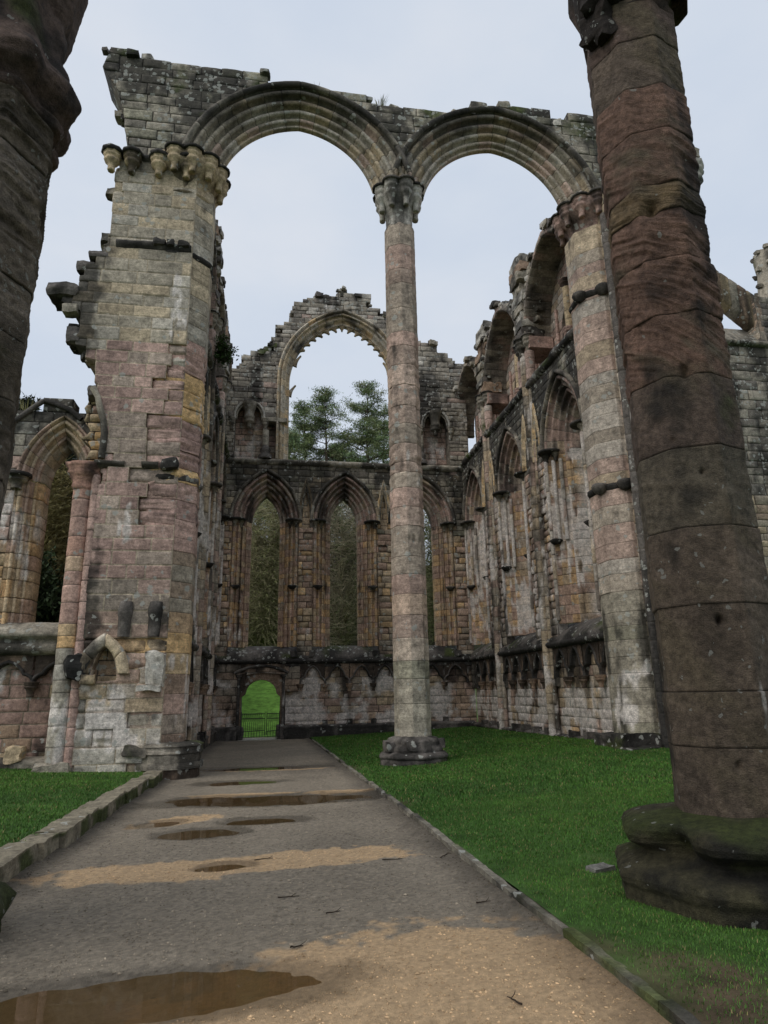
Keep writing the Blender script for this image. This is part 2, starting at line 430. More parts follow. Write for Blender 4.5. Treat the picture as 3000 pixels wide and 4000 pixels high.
def lancet(fr, uc, parent, seed, zs=9.88, zb=3.75, w=.69, h=1.42, wz=-.45, jer=.6, hoodst=.3):
    c = arch_c(w, h)
    m = MB(); sweep(m, fr, uc, path_lines(w, c, zs, zb, 'arch', .36, seed=seed), LPROF, P_ARCH, S_ARCH, seed)
    win = m.build('lancet_window', STONE, parent)
    m = MB(); hp = [(.93, .02), (.93, -.05), (.96, -.085), (1.01, -.10), (1.06, -.085), (1.085, -.04), (1.09, .02)]
    sweep(m, fr, uc, path_lines(w, c, zs, zb, 'arch', .55, seed=seed + 1), hp, pick([(GREY, 2), (DARK, 2), (BUFF, .4)]), soil(zf((9, hoodst - .25), (11, hoodst), (13, hoodst + .1)), seed=seed), seed)
    m.build('hood_mould', STONE, win)
    sj = soil(zf((3, .1), (4.4, -.35), (6.2, -.2), (6.6, .0), (7.2, -.4), (9, -.35), (10, -.1)), zf((0, wz), (4, wz - .05), (7, wz), (9.5, wz + .1), (10, wz)), seed=seed + 60, f=(6, 6, .11))
    for part in ('left', 'right'):
        m = MB(); sweep(m, fr, uc, path_lines(w, c, zs + .10, zb, part, .36, .30, seed=seed + 2), JPROF, P_JAMB, sj, seed + (3 if part == 'left' else 9), jer, rough=.012)
        m.build('jamb', STONE, win)
    for sg in (-1, 1):
        for q, (d, dep, z0) in enumerate(() if wz < -.3 else ((.80, .0, zb + .1 if wz > -.3 else 6.6), (.57, .19, 6.6), (.34, .36, 6.6 if wz > -.3 else 8.0))):
            m = MB(); p = fr.P(uc + sg * (w + d), 0, -dep); shaft(m, (p[0], p[1]), .075, z0, zs - .3, GREY, soil(zf((0, -.15), (20, -.15)), zf((0, -.05), (8, .1), (20, .1)), seed=seed + q, f=(5, 5, .2)), 8, seed + q, .7, .0, .006, pick([(LGREY, 2), (PINK, 1), (BUFF, 1), (DARK, .8)])); m.build('jamb_shaft', STONE, win)
        m = MB()
        for d, dep, r in ((.80, .03, .17), (.52, .26, .15)):
            p = fr.P(uc + sg * (w + d), 0, -dep); bell(m, p, r, zs - .34, zs + .03, GREY * .8, st=S_CAP, seed=seed)
        p = fr.P(uc + sg * (w + .68), zs + .03, -.12)
        lathe(m, p, [(.05, -.07), (.40, -.06), (.43, -.02), (.42, .03), (.36, .05), (.05, .05)], DARK, 14, st=S_ABAC, seed=seed)
        m.build('capital', STONE, win)
        m = MB()
        p = fr.P(uc + sg * (w + .66), 6.6, -.10)
        lathe(m, p, [(.05, -.12), (.12, -.11), (.20, -.03), (.25, .04), (.2, .07), (.05, .08)], DARK, 12, st=S_ABAC, rough=.02, seed=seed + 4)
        m.build('shaft_ring', STONE, win)
    return win
def blind(fr, uc, parent, seed, zs=9.88, w=.17, h=1.5, zb=9.0):
    c = arch_c(w, h); m = MB()
    pr = [(.23, .015), (.20, -.035), (.16, -.045), (.12, -.02), (.10, .02), (.05, .05), (.02, .03), (0, .05), (0, .22)]
    sweep(m, fr, uc, path_lines(w, c, zs, zs - .01, 'arch', .3, seed=seed), pr, pick([(BUFF, 3), (OCHR, 1), (GREY, 1)]), soil(zf((9, -.35), (11, -.1), (12, .2)), seed=seed), seed)
    return m.build('blind_arch', STONE, parent)
def arcade_arch(fr, uc, parent, w=.54, zs=2.0, top=2.82, seed=0, plate_to=3.05, plate=True, dark=.3, col=BROWN):
    """one cinquefoil-headed bay of blind arcading with its spandrel slab and moulding"""
    H = top - zs
    # outline of the head: lower foil, shoulder, pointed upper foil
    T = [(1.0, 0), (.98, .14), (.90, .27), (.76, .36), (.62, .40), (.575, .47), (.52, .62), (.38, .77), (.2, .91), (0, 1.0)]
    xs = np.array([t[0] for t in T]) * w; zz = zs + np.array([t[1] for t in T]) * H
    px = np.concatenate([-xs, xs[::-1][1:]]); pz = np.concatenate([zz, zz[::-1][1:]])
    m = MB(); st = soil(zf((1.5, dark - .3), (2.2, dark), (3, dark + .3)), seed=seed)
    if plate:
        rows = np.linspace(0, 1, 5)
        Px = np.repeat(px[None], 5, 0); Pz = pz[None] * (1 - rows[:, None]) + plate_to * rows[:, None]
        P = fr.P(uc + Px, Pz, 0); P = P + fr.N * (fbm(P, (5, 5, 5), 3, seed) * .014)[..., None]
        C = np.broadcast_to(BROWN * .8, P.shape); m.grid(P, finish(P, C, st, .15))
        S = np.stack([fr.P(uc + px, pz, 0), fr.P(uc + px, pz, -.20)]); m.grid(S, finish(S, np.broadcast_to(DARK, S.shape), st, .1))
    arch = m.build('arcade_arch', STONE, parent) if plate else parent
    # moulding: tube following the head
    m = MB() if plate else MB()
    tx = np.gradient(px); tz = np.gradient(pz); ln = np.hypot(tx, tz); nx, nz = -tz / ln, tx / ln
    ring = [(.0, -.02), (.01, .035), (.045, .05), (.075, .03), (.085, -.02)]
    P = np.stack([fr.P(uc + px + nx * a, pz + nz * a, b) for a, b in ring], 1)
    m.grid(P, finish(P, np.broadcast_to(DARK, P.shape), soil(zf((1.5, dark - .15), (3, dark + .1)), seed=seed + 1), .1))
    m.build('arch_moulding', STONE, arch)
    m = MB(); p = fr.P(uc - w - .03, 0, .04)
    bell(m, p, .17, zs - .32, zs + .04, BROWN, st=soil(zf((0, dark - .2), (3, dark)), seed=seed + 2), seed=seed)
    m.build('corbel', STONE, arch)
    return arch
def vstrip(mb, fr, u0, u1, prof, col, st, seed=0, step=.35, rough=.02, alpha=.2):
    """horizontal moulding run along u with profile (v,h)"""
    n = max(3, int((u1 - u0) / step) * 3 + 1); us = np.linspace(u0, u1, n)
    P = np.stack([fr.P(us, v, h) for v, h in prof], 1)
    D = fbm(P, (3, 3, 4), 3, seed)[..., None]; D2 = fbm(P, (3, 3, 4), 3, seed + 5)[..., None]
    P = P + fr.N * D * rough * 1.5 + np.array([0, 0, 1.]) * D2 * rough
    C = np.broadcast_to(col, P.shape) * (1 + .2 * vn(np.floor(P * 1.8), seed)[..., None])
    mb.grid(P, finish(P, C, st, alpha))
def shaft(mb, c, r, z0, z1, col, st=None, n=10, seed=0, jh=.5, er=0., rough=.006, pal=None):
    """round shaft with stone joints"""
    R = np.random.default_rng(seed); zs = []; ids = []; jt = []; z = z0; k = 0
    while z < z1 - .01:
        h = jh * R.uniform(.7, 1.3)
        if z + h > z1 - jh * .5: h = z1 - z
        for t in (0, .04, .15, .5, .85, .96): zs.append(z + h * t); ids.append(k); jt.append(t == 0)
        z += h; k += 1
    zs.append(z1); ids.append(k); jt.append(True)
    zs, ids, jt = np.array(zs), np.array(ids), np.array(jt)
    A = np.linspace(0, 2 * np.pi, n, endpoint=False)
    rv = R.random((k + 1, 3))
    rr = (r - jt * .012)[:, None] + 0 * A
    P = np.stack([c[0] + rr * np.cos(A), c[1] + rr * np.sin(A), zs[:, None] + 0 * A], -1)
    f = fbm(P, (5, 5, 9), 3, seed) * rough * 2 - er * (.04 + .05 * fbm(P, (2, 2, 11), 3, seed + 3)) * (.3 + rv[ids, 1])[:, None]
    P[..., 0] += f * np.cos(A); P[..., 1] += f * np.sin(A)
    zm = np.array([zs[ids == q].mean() for q in range(k + 1)]); cb = (pal(0 * zm, zm, rv[:, 0]) if pal else np.broadcast_to(col, (k + 1, 3))) * (1 + (rv[:, 2:] - .5) * .3)
    C = np.broadcast_to(cb[ids][:, None], P.shape) * (1 + .2 * fbm(P, (4, 4, 6), 2, seed)[..., None])
    C = np.where(jt[:, None, None], MORT_D * 1.3, C)
    mb.grid(P, finish(P, C, st, .15), cu=True)
RND = .22
def octcol(mb, cx, cy, ap, zs_drums, pal, ph=0., nper=8, st=None, seed=0, nz=6, rough=.008, strata=.0, dents=(), joint=.014, mort=MORT_D, alpha=.15, erf=None, taper=0., cvar=.12, mottle=None, tilt=None):
    """octagonal shaft of drums; ph = direction (deg) of one face normal"""
    A = []
    for k in range(8):
        a = math.radians(ph - 22.5 + 45 * k)
        A += [a + math.radians(45) * t for t in np.linspace(0, 1, nper)]
    A = np.array(A); m = np.tile(np.linspace(-math.pi / 8, math.pi / 8, nper), 8)
    rad = 1 / np.cos(m)
    corner = np.abs(np.abs(m) - math.pi / 8) < .03
    rad = np.where(corner, rad * .992, rad)
    R = np.random.default_rng(seed); Z = []; ids = []; jt = []
    for k, (a, b) in enumerate(zip(zs_drums[:-1], zs_drums[1:])):
        h = b - a
        ts = [0, min(.007 / h, .05), min(.02 / h, .12)] + list(np.linspace(.12, .88, nz)) + [1 - min(.02 / h, .12), 1 - min(.007 / h, .05)]
        for t in ts: Z.append(a + h * t); ids.append(k); jt.append(t == 0)
    Z.append(zs_drums[-1]); ids.append(len(zs_drums) - 2); jt.append(True)
    Z, ids, jt = np.array(Z), np.array(ids), np.array(jt)
    rv = R.random((len(zs_drums), 4))
    r = ap * (1 - taper * (Z - Z[0]))[:, None] * rad[None]
    P = np.stack([cx + r * np.cos(A), cy + r * np.sin(A), Z[:, None] + 0 * A], -1)
    off = (rv[ids, 0] * 31)[:, None, None]
    tl = ((rv[ids, 3] - .5) * 1.1 if tilt is None else tilt + (rv[ids, 3] - .5) * .5)[:, None]
    Q = P.copy(); Q[..., 2] = P[..., 2] + tl * (P[..., 0] - cx - .6 * (P[..., 1] - cy)) + .06 * fbm(P, (2.5, 2.5, 2.5), 2, seed + 6)
    s3 = fbm(Q + off * np.array([0, 0, 1.]), (1.3, 1.3, 13), 4, seed)
    if tilt is not None: s3 = s3 * .8 + .55 * (.28 - np.abs(fbm(Q + off * np.array([0, 0, 1.]), (2.0, 2.0, 15), 3, seed + 61)))
    e = rv[ids, 1][:, None] if erf is None else erf(Z)[:, None]
    f = rough * 1.7 * fbm(P, (5, 5, 6), 3, seed + 1) + strata * (s3 * .9 - .25) * e + (rv[ids, 2][:, None] - .5) * rough * 1.2
    f = f - jt[:, None] * joint - strata * e * RND * np.exp(-np.minimum(*[np.abs(Z[:, None] - np.array(zs_drums)[np.clip(ids + q, 0, len(zs_drums) - 1)][:, None]) for q in (0, 1)]) / .03)
    for (da, dz, sa, sz, dep) in dents:
        dang = (A - math.radians(da) + math.pi) % (2 * math.pi) - math.pi
        f = f - dep * np.exp(-(dang / math.radians(sa)) ** 2)[None] * np.exp(-((Z - dz) / sz) ** 2)[:, None]
    P[..., 0] += f * np.cos(A); P[..., 1] += f * np.sin(A)
    cb = pal(0 * rv[:, 0], np.array(list(zs_drums)), rv[:, 3]) * (1 + (rv[:, 2:3] - .5) * 2 * cvar)
    C = np.broadcast_to(cb[ids][:, None], P.shape) * (1 + .28 * fbm(P + off, (2, 2, 3), 3, seed + 2) + .35 * s3 * min(1, strata * 25))[..., None]
    C = C * (1 + .3 * fbm(P, (2, 2, .5), 3, 201))[..., None]
    if mottle is not None: k_ = sm(-.12, .22, fbm(Q, (1.1, 1.1, 1.6), 5, seed + 40, .6))[..., None]; C = C * (1 - k_) + k_ * mottle * (1 + .25 * s3[..., None])
    C = np.where(jt[:, None, None], mort, C)
    F_ = finish(P, C, st, alpha)
    for k in range(8): mb.grid(P[:, k * nper:(k + 1) * nper], F_[:, k * nper:(k + 1) * nper])
def cap_cluster(mb, c, r, z0, z1, n, col, st, ph=0, a0=-180, a1=180, lobe=.27, seed=0, stub=True, hc=.95):
    """moulded capital made of n bells round a core, each over the stub of a lost shaft"""
    H = z1 - z0
    lathe(mb, (c[0], c[1], z0), [(r * .72, 0), (r * .80, .05), (r * .72, .12), (r * .74, H * .3), (r * .82, H * .52), (r * 1.08, H * .66), (r * 1.1, H * .8), (r * 1.08, H), (.05, H)], col * .9, 40, st=st, seed=seed)
    for k in range(n):
        a = ph + 360 * k / n; q = (a + 180) % 360 - 180
        if not (a0 <= q <= a1): continue
        p = (c[0] + r * math.cos(math.radians(a)), c[1] + r * math.sin(math.radians(a)))
        corbelcap(mb, p, lobe, z1 - hc, z1, col, st, seed + k)
        lathe(mb, (p[0], p[1], z1), [(lobe * .2, -.08), (lobe * 1.2, -.08), (lobe * 1.26, -.03), (lobe * 1.15, .0), (lobe * .2, .02)], DARK, 14, st=S_ABAC, seed=seed)

def rubble(mb, pts, n, s, depth, seed, st=None, fr=None, cols=None):
    """small rough stones lying along a broken edge (pts in wall coordinates)"""
    R = np.random.default_rng(seed); pts = np.array(pts, float); seg = np.hypot(*np.diff(pts, axis=0).T); cum = np.concatenate([[0], np.cumsum(seg)])
    for k in range(n):
        q = R.uniform(0, cum[-1]); u, v = np.interp(q, cum, pts[:, 0]), np.interp(q, cum, pts[:, 1])
        sz = s * R.uniform(.6, 1.5); c = fr.P(u + R.normal(0, s * .3), v + R.normal(0, s * .18) - s * .15, -R.uniform(0, depth))
        cube(mb, tuple(c), (sz * 1.3, sz * 1.2, sz * .75), (cols or [GREY, DARK, LGREY])[R.integers(3)], R.uniform(-.3, .3), 6, s * .16, seed + k, st, .22, .6, 3.5)
# ------------------------------------------------------------------ END WALL (closes the chapel)
YF, XR, XL = 32.44, 9.68, -2.45
WX = (-.42, 3.5, 7.45)
HC = arch_c(.69, 1.42)
END = thing('end_wall', (3.5, YF, -.4), 'tall ruined end wall with three pointed windows and a great empty arch in its broken gable', 'wall')
fe = Fr((0, YF, 0), (1, 0, 0), (0, -1, 0))
GX = [-3, -2.55, -2.5, -1.9, -1.6, -1.35, -.8, -.55, -.3, 0, .05, .6, .75, 1.25, 1.7, 2.2, 3.15, 3.3, 3.6, 3.8, 4.75, 4.9, 5.4, 5.8, 6.3, 6.8, 7.2, 7.4, 8.4, 8.5, 8.9, 9.25, 9.5, 10.2]
GZ = [16.9, 17.4, 18.05, 18.1, 18.8, 18.9, 19.1, 19.4, 19.75, 20.1, 20.4, 21.0, 21.6, 22.2, 22.4, 22.6, 22.8, 23.1, 23.1, 22.85, 22.7, 22.4, 22.1, 21.6, 21.2, 20.7, 20.4, 20.3, 20.2, 19.65, 19.5, 19.2, 19.1, 18.9]
gable = lambda u: np.interp(u, GX, GZ)
lanc_ops = [(x, arch_hw(.69, HC, 9.88, .91, 3.0)) for x in WX]
bl_c = arch_c(.17, 1.5)
bl_ops = [(x, (lambda v: arch_hw(.17, bl_c, 9.88, .02, 9.5)(v))) for x in (1.54, 5.48)]
pal_end = zones((4.2, [(GREY, 2), (BROWN, 2)]), (9.6, [(OCHR, 2.4), (PINK, 2.2), (PURP, 1), (BUFF, 2.4), (GREY, 1.6)]), (12.9, [(GREY, 3), (GRN, 1), (DARK, 1.5), (BUFF, .6)]), (50, [(GREY, 3), (DARK, 1.2), (LGREY, .6), (PINK, .3)]))
er_end = lambda u, v, r: np.where((v > 4.0) & (v < 9.2), r * 1.1 - .1, .12 * r)
st_end = soil(zf((3, .4), (4, -.1), (5, -.5), (9.6, -.45), (10.2, -.1), (11.2, .12), (12.6, .5), (13.1, .4), (13.3, -.5), (14.6, -.4), (15.3, .38), (17.6, .35), (18.5, .12), (23, .0)), zf((0, -.6), (40, -.6)), seed=3, al=zf((0, .1), (12.5, .3), (15, .5), (24, .75)))
m = MB()
wall(m, fe, -2.62, 9.85, 3.15, 12.85, ops=lanc_ops + bl_ops, pal=pal_end, er=er_end, st=st_end, seed=1, thick=.35, length=(.35, .8), course=(.24, .38))
m.build('wall_face', STONE, END)
m = MB()
for x in (1.54, 5.48): wall(m, Fr((0, YF + .24, 0), (1, 0, 0), (0, -1, 0)), x - .3, x + .3, 9.2, 11.6, pal=pick([(PINK, 1), (BUFF, 1)]), seed=2, thick=0)
m.build('blind_arch_back', STONE, END)
for i, x in enumerate(WX): lancet(fe, x, END, 20 + i)
for i, x in enumerate((1.54, 5.48)): blind(fe, x, END, 30 + i)
# sill, string courses, plinth
m = MB(); vstrip(m, fe, -2.45, 9.68, [(2.96, -.02), (3.0, .1), (3.08, .15), (3.16, .13), (3.2, .05), (3.3, .06), (3.55, -.22), (3.8, -.62), (3.86, -1.2)], DARK, soil(zf((2.9, .7), (3.15, .6), (3.3, .1), (4, .05)), None, lambda z: -.35 + .0 * z + np.where(z > 3.25, .25, -.5), seed=5, al=zf((3, .3), (3.3, .6))), seed=4)
m.build('sill', STONE, END)
m = MB(); vstrip(m, fe, -2.45, 9.68, [(12.72, -.02), (12.78, .09), (12.9, .15), (13.0, .12), (13.05, .02), (13.1, -.9)], GREY, soil(zf((12, .55), (12.95, .4), (13.1, -.2)), None, None, seed=6, al=zf((12, .3), (13, .7))), seed=6)
m.build('string_course', STONE, END)
m = MB(); vstrip(m, fe, .62, 9.68, [(-.7, .16), (-.02, .17), (.06, .15), (.14, .18), (.2, .1), (.24, -.2)], DARK, soil(zf((-1, .5), (.1, .45), (.2, .1)), seed=7), seed=7)
vstrip(m, fe, -2.45, -1.45, [(-.7, .30), (-.02, .30), (.06, .27), (.14, .30), (.2, .1), (.24, -.2)], DARK, soil(zf((-1, .5), (.1, .45), (.2, .1)), seed=7), seed=8)
m.build('plinth', STONE, END)
# lower wall behind the blind arcade, with the doorway
def f_door(v):
    v = np.asarray(v, float); return np.where(v < 2.5, 1.05, 0)
pal_low = pick([(BROWN, 2), (PINK, 1.5), (BUFF, 1), (GREY, 1), (OCHR, .4)])
st_low = soil(zf((-1, .1), (.3, -.25), (1.5, -.25), (1.9, -.05), (2.3, .15), (3, .6)), zf((-1, -.5), (.2, -.15), (.5, .10), (1.7, .10), (2.1, -.02), (2.5, -.3), (3, -.6)), seed=9)
m = MB(); fl = Fr((0, YF + .14, 0), (1, 0, 0), (0, -1, 0))
wall(m, fl, .62, 9.85, -.6, 3.0, pal=pal_low, st=st_low, seed=8, thick=.3, course=(.28, .36), length=(.45, .95), rough=.014)
st_low2 = soil(zf((-1, .15), (2, .0), (2.4, .25), (3, .6)), zf((-1, -.4), (1, -.05), (2.4, -.2), (3, -.6)), seed=10)
m2 = m; wall(m, fe, -2.62, .66, -.6, 3.0, ops=[(-.42, f_door)], pal=pick([(GREY, 2), (BROWN, 2), (PINK, 1), (DARK, 1)]), st=st_low2, seed=10, thick=.3)
m.build('lower_wall', STONE, END)
m = MB(); wall(m, fe, .66, 9.7, 2.80, 3.0, pal=pick([(DARK, 1)]), st=S_DARK, seed=12, thick=.2, course=(.2, .21)); 
wall(m, fe, .62, 1.36, 1.7, 2.86, pal=pick([(GREY, 1), (BROWN, 1)]), st=S_CAP, seed=13, thick=.2); m.build('arcade_band', STONE, END)
for i, x in enumerate((1.95, 3.10, 4.25, 5.38, 6.52, 7.68, 8.85)): arcade_arch(fe, x, END, .555, 2.0, 2.82, 40 + i, plate_to=2.95)
m = MB()
for i, x in enumerate((2.53, 3.68, 4.82, 5.95, 7.1, 8.28)): cube(m, (x, YF + .06, .30), (.24, .26, .24), DARK, seed=i, rough=.03, st=S_CAP)
m.build('shaft_base', STONE, END)
m = MB()
for i, x in enumerate((1.05, 1.9, 4.95, 5.9, 6.1, 8.98)): cube(m, (x, YF + .03, 3.42), (.30, .34, .26), DARK, seed=20 + i, rough=.03, st=S_DARK)
m.build('shaft_stump', STONE, END)
# doorway
DO = [(-.88, -.5), (-.88, .3), (-.88, 1.0), (-.89, 1.5), (-.80, 1.56), (-.73, 1.62), (-.70, 1.72), (-.66, 1.88), (-.56, 2.03), (-.4, 2.16), (-.2, 2.24), (0, 2.27)]
DO = DO + [(-x, z) for x, z in DO[::-1][1:]]
OU = [(-1.12, -.5), (-1.12, .3), (-1.12, 1.0), (-1.12, 1.5), (-1.12, 1.7), (-1.12, 2.0), (-1.12, 2.25), (-1.12, 2.45), (-1.12, 2.62), (-.8, 2.72), (-.4, 2.8), (0, 2.83)]
OU = OU + [(-x, z) for x, z in OU[::-1][1:]]
DO, OU = np.array(DO), np.array(OU); t = np.linspace(0, 1, 6)[:, None]
m = MB(); X = DO[None, :, 0] * (1 - t) + OU[None, :, 0] * t; Z = DO[None, :, 1] * (1 - t) + OU[None, :, 1] * t
P = fe.P(-.42 + X, Z, -.10); P = P + fe.N * (.012 * fbm(P, (4, 4, 4), 3, 1))[..., None]
sd = soil(zf((-1, .1), (1.5, .12), (2.2, .3), (3, .5)), seed=15)
m.grid(P, finish(P, np.broadcast_to(BROWN * .8, P.shape), sd, .1))
S = np.stack([fe.P(-.42 + DO[:, 0], DO[:, 1], h) for h in (-.10, -.16, -.5, -1.1)]); m.grid(S, finish(S, np.broadcast_to(DARK, S.shape), sd, .1))
S = np.stack([fe.P(-.42 + OU[:, 0], OU[:, 1], h) for h in (-.12, .0)]); m.grid(S, finish(S, np.broadcast_to(DARK, S.shape), sd, .1))
DOOR = m.build('doorway', STONE, END)
def tube2d(mb, fr, pts, r, dep, col, st, seed=0, n=8):
    p = np.array(pts, float); tx = np.gradient(p, axis=0); ln = np.linalg.norm(tx, axis=1, keepdims=True); nx = np.stack([-tx[:, 1], tx[:, 0]], 1) / ln
    A = np.linspace(0, 2 * np.pi, n, endpoint=False)
    P = np.stack([fr.P(p[:, 0] + nx[:, 0] * r * math.cos(a), p[:, 1] + nx[:, 1] * r * math.cos(a), dep + r * math.sin(a)) for a in A], 1)
    P = P + (fbm(P, (5, 5, 5), 2, seed) * r * .25)[..., None]
    mb.grid(P, finish(P, np.broadcast_to(col, P.shape), st, .15), cu=True)
m = MB(); q = np.linspace(-1, 1, 15); tube2d(m, fe, np.stack([-.42 + q * 1.22, 2.56 + .32 * (1 - q * q)], 1), .07, .03, DARK, S_DARK)
m.build('door_hood', STONE, DOOR)
for sg in (-1, 1):
    m = MB(); p = fe.P(-.42 + sg * 1.02, 0, -.02); shaft(m, (p[0], p[1]), .075, -.4, 2.3, DARK, soil(zf((-1, .1), (3, .3)), zf((-1, -.1), (3, -.4)), seed=7), seed=2, jh=.8)
    bell(m, p, .15, 2.25, 2.5, DARK, st=S_DARK); m.build('door_shaft', STONE, DOOR)
    m = MB(); cube(m, tuple(fe.P(-.42 + sg * .92, -.12, -.02)), (.34, .42, .7), DARK, seed=4 + sg, rough=.05, rnd=.35, st=S_DARK); m.build('door_base', STONE, DOOR)
m = MB(); cube(m, (-.42, YF + .3, -.42), (1.9, 1.3, .12), LGREY, n=8, seed=3, rough=.01); m.build('door_step', STONE, DOOR)
# upper stage
bw = (2.8, arch_c(2.8, 3.6), 17.55)
f_big = arch_hw(bw[0], bw[1], bw[2], .62, 13.0)
def f_niche(v):
    v = np.asarray(v, float); a = np.where((v > 13.0) & (v < 15.2), .70, 0.)
    return np.where((v >= 15.2) & (v < 16.05), .70 * np.sqrt(np.maximum(0, 1 - ((v - 15.2) / .88) ** 2)), a)
f_rec = lambda v: np.where((np.asarray(v) > 13.0) & (np.asarray(v) < 15.08), .36, 0.)
m = MB()
wall(m, fe, -2.85, 10.1, 13.08, 23.3, ops=[(3.4, f_big), (-1.4, f_niche), (8.35, f_niche), (-.13, f_rec), (6.95, f_rec)], pal=pal_end, st=st_end, seed=14, thick=.95,
     length=(.3, .95), course=(.17, .34), hvar=.016, rough=.026, jd=.010, keep=lambda u, v, r: v < gable(u) + (r - .5) * .3, er=lambda u, v, r: .4 * r + np.where(v > gable(u) - .5, .35 * r, 0))
rubble(m, list(zip(GX[1:-1], GZ[1:-1])), 85, .24, .9, 3, soil(zf((0, .12), (30, .1)), None, lambda z: 0 * z - .2, seed=3), fe)
cube(m, (3.42, YF + .35, 22.98), (.36, .5, .5), GREY, .1, 7, .03, 5, S_CAP, .2)
m.build('gable_wall', STONE, END)
m = MB(); fb = Fr((0, YF + .72, 0), (1, 0, 0), (0, -1, 0)); pb = pick([(PINK, 3), (PURP, 1), (GREY, 1.4), (BUFF, 1), (OCHR, .4)])
sb = soil(zf((13, -.1), (13.6, -.35), (15, -.2), (16, .1)), zf((13, -.02), (14, -.1), (15, -.3)), seed=16)
wall(m, fb, -2.6, .6, 13.05, 16.3, pal=pb, st=sb, seed=15, thick=.2); wall(m, fb, 6.2, 9.9, 13.05, 16.3, pal=pb, st=sb, seed=16, thick=.2)
m.build('passage_wall', STONE, END)
prof = [(.64, .02), (.64, -.07), (.58, -.11), (.53, -.06), (.52, .02), (.49, .10)] + bowtells([(.41, .06, .055, .13)], [(.27, .17), (.20, .25), (.16, .38), (.12, .45), (.07, .46), (.03, .42), (0, .46), (0, .78), (.06, .82), (.3, 1.0)])
m = MB(); sweep(m, fe, 3.4, path_lines(bw[0], bw[1], bw[2], 13.05, 'all', .5, .38, seed=5), prof, pick([(BUFF, 3), (LGREY, 1.5), (GREY, 1.5), (OCHR, .7)]), soil(zf((13, -.4), (19, -.25), (21.3, .05), (22.5, .35)), seed=17), 5)
BW = m.build('great_window', STONE, END)
def cusp(mb, fr, base, dirv, tl, w, th, col, st, bend=0., seed=0, dep=.55):
    n = 7; t = np.linspace(0, 1, n); d = np.array(dirv, float) / np.hypot(*dirv); e = np.array([-d[1], d[0]])
    wd = w * ((1 - t) ** 1.9) + .035
    c = np.array(base)[None] + d[None] * (t * tl)[:, None] + e[None] * (bend * t ** 2)[:, None]
    P = np.stack([fr.P(c[:, 0] + e[0] * wd * s, c[:, 1] + e[1] * wd * s, -dep + th * k) for s, k in ((-1, -.5), (1, -.5), (1, .5), (-1, .5))], 1)
    mb.grid(P, finish(P, np.broadcast_to(col, P.shape), st, .1), cu=True)
    mb.add(P[-1], [[0, 1, 2, 3]], np.append(col, .1))
Rw = bw[0] + bw[1]; tha = math.acos(bw[1] / Rw); S_CU = soil(zf((0, .05), (30, .05)), seed=18)
for k in range(7):
    th = tha * (.999 - k * .095)
    for sg in (-1, 1):
        if k == 0 and sg == 1: continue
        ss = 0. if k == 0 else sg
        x = 3.4 + ss * (Rw * math.cos(th) - bw[1]); z = bw[2] + Rw * math.sin(th)
        m = MB(); cusp(m, fe, (x + ss * .03, z + .03), (-ss * math.cos(th), -math.sin(th)), .36 - .02 * k, .26, .16, BUFF * .75, S_CU, bend=-ss * .05); m.build('cusp', STONE, BW)
m = MB()
for sg, z, l in ((-1, 18.9, .35), (-1, 17.15, .4), (1, 18.8, .35)):
    xx = arch_hw(bw[0], bw[1], bw[2])(z); cusp(m, fe, (3.4 + sg * (xx + .05), float(z) - .35), (-sg * .35, .9), .7, .14, .16, BUFF * .8, S_CU, bend=sg * .12)
m.build('tracery_stub', STONE, BW)
# canopied niches either side of the great window
for sg, xc in ((1, -1.4), (-1, 8.35)):
    m = MB(); T = np.array([(-.74, 15.15), (-.72, 15.5), (-.62, 15.78), (-.45, 15.98), (-.33, 16.06), (-.22, 15.93), (-.08, 15.86), (.08, 15.86), (.22, 15.93), (.33, 16.06), (.45, 15.98), (.62, 15.78), (.72, 15.5), (.74, 15.15)])
    T[:, 0] += xc
    tube2d(m, fe, T, .065, .03, LGREY, soil(zf((0, .05), (20, .05)), seed=3)); tube2d(m, fe, T * [1, 1] - [0, .0] + (T - [xc, 15.1]) * -.12, .05, -.06, GREY, S_CAP)
    N = m.build('niche', STONE, END)
    m = MB(); lathe(m, (xc, YF + .12, 14.72), [(.02, 0), (.1, .02), (.13, .1), (.1, .16), (.16, .26), (.26, .32), (.28, .38), (.22, .44), (.28, .52), (.30, .6), (.24, .66), (.26, .9), (.36, 1.2), (.45, 1.35), (.05, 1.4)], GREY * .8, 16, st=S_CAP, oct_=22.5); m.build('pendant', STONE, N)
    for q, (dx, z0) in enumerate(((-.86, 14.55), (.82, 14.55))):
        m = MB(); corbelcap(m, (xc + dx, YF + .02), .19, z0, 15.25, GREY * .9, S_CAP); m.build('corbel', STONE, N)
    m = MB(); xs = xc + sg * .85; shaft(m, (xs, YF + .06), .17, 13.1, 14.6, GREY, soil(zf((13, .1), (15, .2)), seed=2), seed=3, jh=.4)
    lathe(m, (xs, YF + .06, 13.05), [(.34, 0), (.34, .2), (.22, .26), (.26, .4), (.28, .5), (.2, .62), (.17, .7)], DARK, 12, st=S_DARK); m.build('niche_shaft', STONE, N)
    m = MB(); cube(m, (xc + sg * 1.42, YF + .32, 15.18), (.95, .8, .22), GREY, seed=5, rough=.02, st=S_CAP); m.build('bracket', STONE, N)

